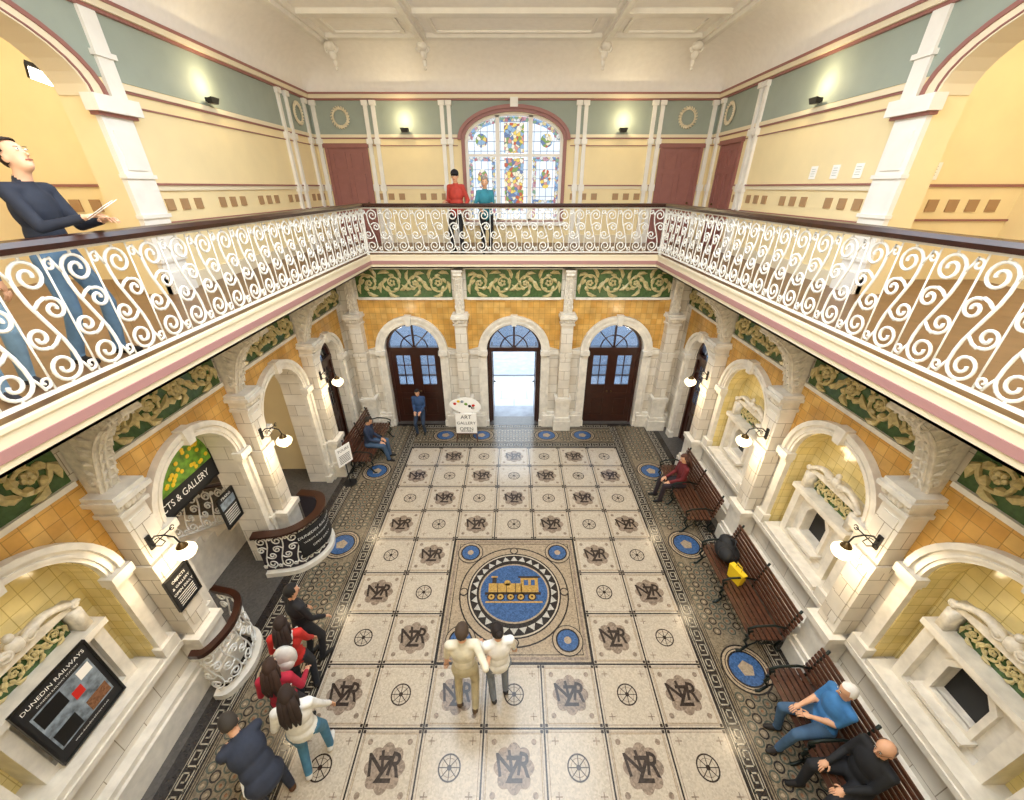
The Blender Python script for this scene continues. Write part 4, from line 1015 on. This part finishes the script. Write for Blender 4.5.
person('seated person in dark blue jacket and jeans on wooden bench',(-3.8,8.55,0),-pi/2,1.7,hip=(0,0,.53),feet=SITF,hands=SITH,top='27344E',bottom='3D5572',hairc='1E1814',look=(0,1,-.5),spine=(0,.12,1),jacket=True,knee=(0,.4,1))
person('person in blue denim jacket leaning near dark doors',(-2.72,9.85,0),pi,1.5,hip=(0,.0,.85),feet=((-.12,.1,0),(.12,.18,0)),top='2E4A74',bottom='28384F',hairc='241C18',look=(0,1,-.4),hands=((-.1,.26,.95),(.1,.26,.95)),jacket=True)
person('seated person in dark red coat on slatted bench',(3.8,7.0,0),pi/2,1.66,hip=(0,0,.53),feet=SITF,hands=SITH,top='6A1E22',bottom='2A1E24',hairc='4A2A1C',look=(-.1,1,-.3),spine=(0,.05,1),jacket=True,knee=(0,.4,1),hair='long')
person('white haired man in blue shirt and jeans reclining on bench',(3.9,2.44,0),pi/2,1.68,hip=(0,.02,.54),feet=((-.12,.52,0),(.12,.40,0)),hands=((-.05,.26,.72),(.1,.3,.7)),top='3D78B0',bottom='43607E',shoe='2A2420',hairc='E6E2DC',look=(.2,1,-.1),spine=(0,-.12,1),jacket=True,knee=(0,.4,1),sleeves=False,fat=1.08)
person('balding man with glasses in black clothes seated on bench',(3.92,1.9,0),pi/2+.1,1.70,hip=(0,.02,.54),feet=((-.14,.50,0),(.14,.46,0)),hands=((-.12,.32,.62),(.14,.3,.62)),top='17181C',bottom='1A1B20',shoe='15110F',hairc='B9B2A8',hair='bald',look=(0,1,.0),spine=(0,-.05,1),jacket=True,knee=(0,.4,1),extra=glasses,fat=1.1)
m=MB(); m.sph((0,0,.14),(.2,.24,.15),0,16,10); m.sph((.05,.14,.22),(.14,.16,.12),0); m.sph((-.08,-.12,.2),(.13,.15,.12),0); m.tube([(.05,-.1,.28),(.1,0,.4),(.05,.12,.3)],.015,6)
obj('backpack',m,['blackm'],None,(3.86,4.98,.455),0,'dark soft backpack and coat heaped on bench','bag',smooth=True)
m=MB(); m.slab([[(-.12,0),(.12,0),(.15,.26),(-.15,.26)]],-.05,.05,lambda a,b,d:(d,a,b)); m.tube([(0,-.06,.26),(0,-.05,.36),(0,.05,.36),(0,.06,.26)],.008,5)
obj('shopping_bag',m,['yellow'],None,(3.8,4.5,.447),.3,'bright yellow shopping bag on bench seat','bag')
m=MB(); m.slab([[(-.15,0),(.15,0),(.19,.34),(.1,.38),(-.1,.36),(-.19,.33)]],-.08,.08,lambda a,b,d:(d,a,b))
for d in(-.06,.06): m.tube([(d,-.08,.35),(d*.6,-.05,.5),(d*.6,.05,.5),(d,.08,.36)],.01,5)
obj('carrier_bag',m,['paper'],None,(-3.12,1.98,0),.7,'white carrier bag standing on mosaic floor','bag')

# ================= LIGHTS =================
def area(n,loc,rot,sx,sy,p,c=(1,1,1)):
    d=bpy.data.lights.new(n,'AREA'); d.shape='RECTANGLE'; d.size=sx; d.size_y=sy; d.energy=p; d.color=c
    o=bpy.data.objects.new(n,d); COL.objects.link(o); o.location=loc; o.rotation_euler=rot
area('top_fill',(0,3.2,9.35),(0,0,0),5,5.6,245,(1,.985,.97))  # added soft overhead fill, no known roof glazing behind it
area('near_fill',(0,-1.1,6.8),(pi/2,0,0),7,3.5,65,(1,.97,.93))  # added fill from behind the camera, the wall there has no window
area('ceiling_fill',(0,-.7,6.9),(pi/2+.75,0,0),6,.8,270,(1,.95,.88))  # unseen upward fill added to brighten cove and ceiling
area('room_fill',(-7,3.8,8.9),(0,0,0),2,5,90,(1,.88,.62)); area('room_fill',(7,3.8,8.9),(0,0,0),2,5,90,(1,.88,.62))  # added warm fills that brighten the side room walls, no fitting modelled
d=bpy.data.lights.new('arch_fill','POINT'); d.energy=60; d.color=(1,.93,.82); d.shadow_soft_size=.3; o=bpy.data.objects.new('arch_fill',d); COL.objects.link(o); o.location=(-5.4,4.4,4.2)  # added point fill to lift the sign and stairs behind the left arch
w_=bpy.data.worlds.new('World'); scn.world=w_; w_.use_nodes=True
w_.node_tree.nodes['Background'].inputs[0].default_value=(.76,.88,1,1); w_.node_tree.nodes['Background'].inputs[1].default_value=5.0

cd=bpy.data.cameras.new('cam'); cd.sensor_width=36; cd.lens=36*394/1024; cd.clip_start=.05; cd.shift_x=-2/1024
co_=bpy.data.objects.new('camera',cd); COL.objects.link(co_); co_.location=(0,0,CH); co_.rotation_euler=(math.radians(90-28.4),0,0); scn.camera=co_
try: scn.view_settings.view_transform='Standard'
except Exception as ex: print(ex)
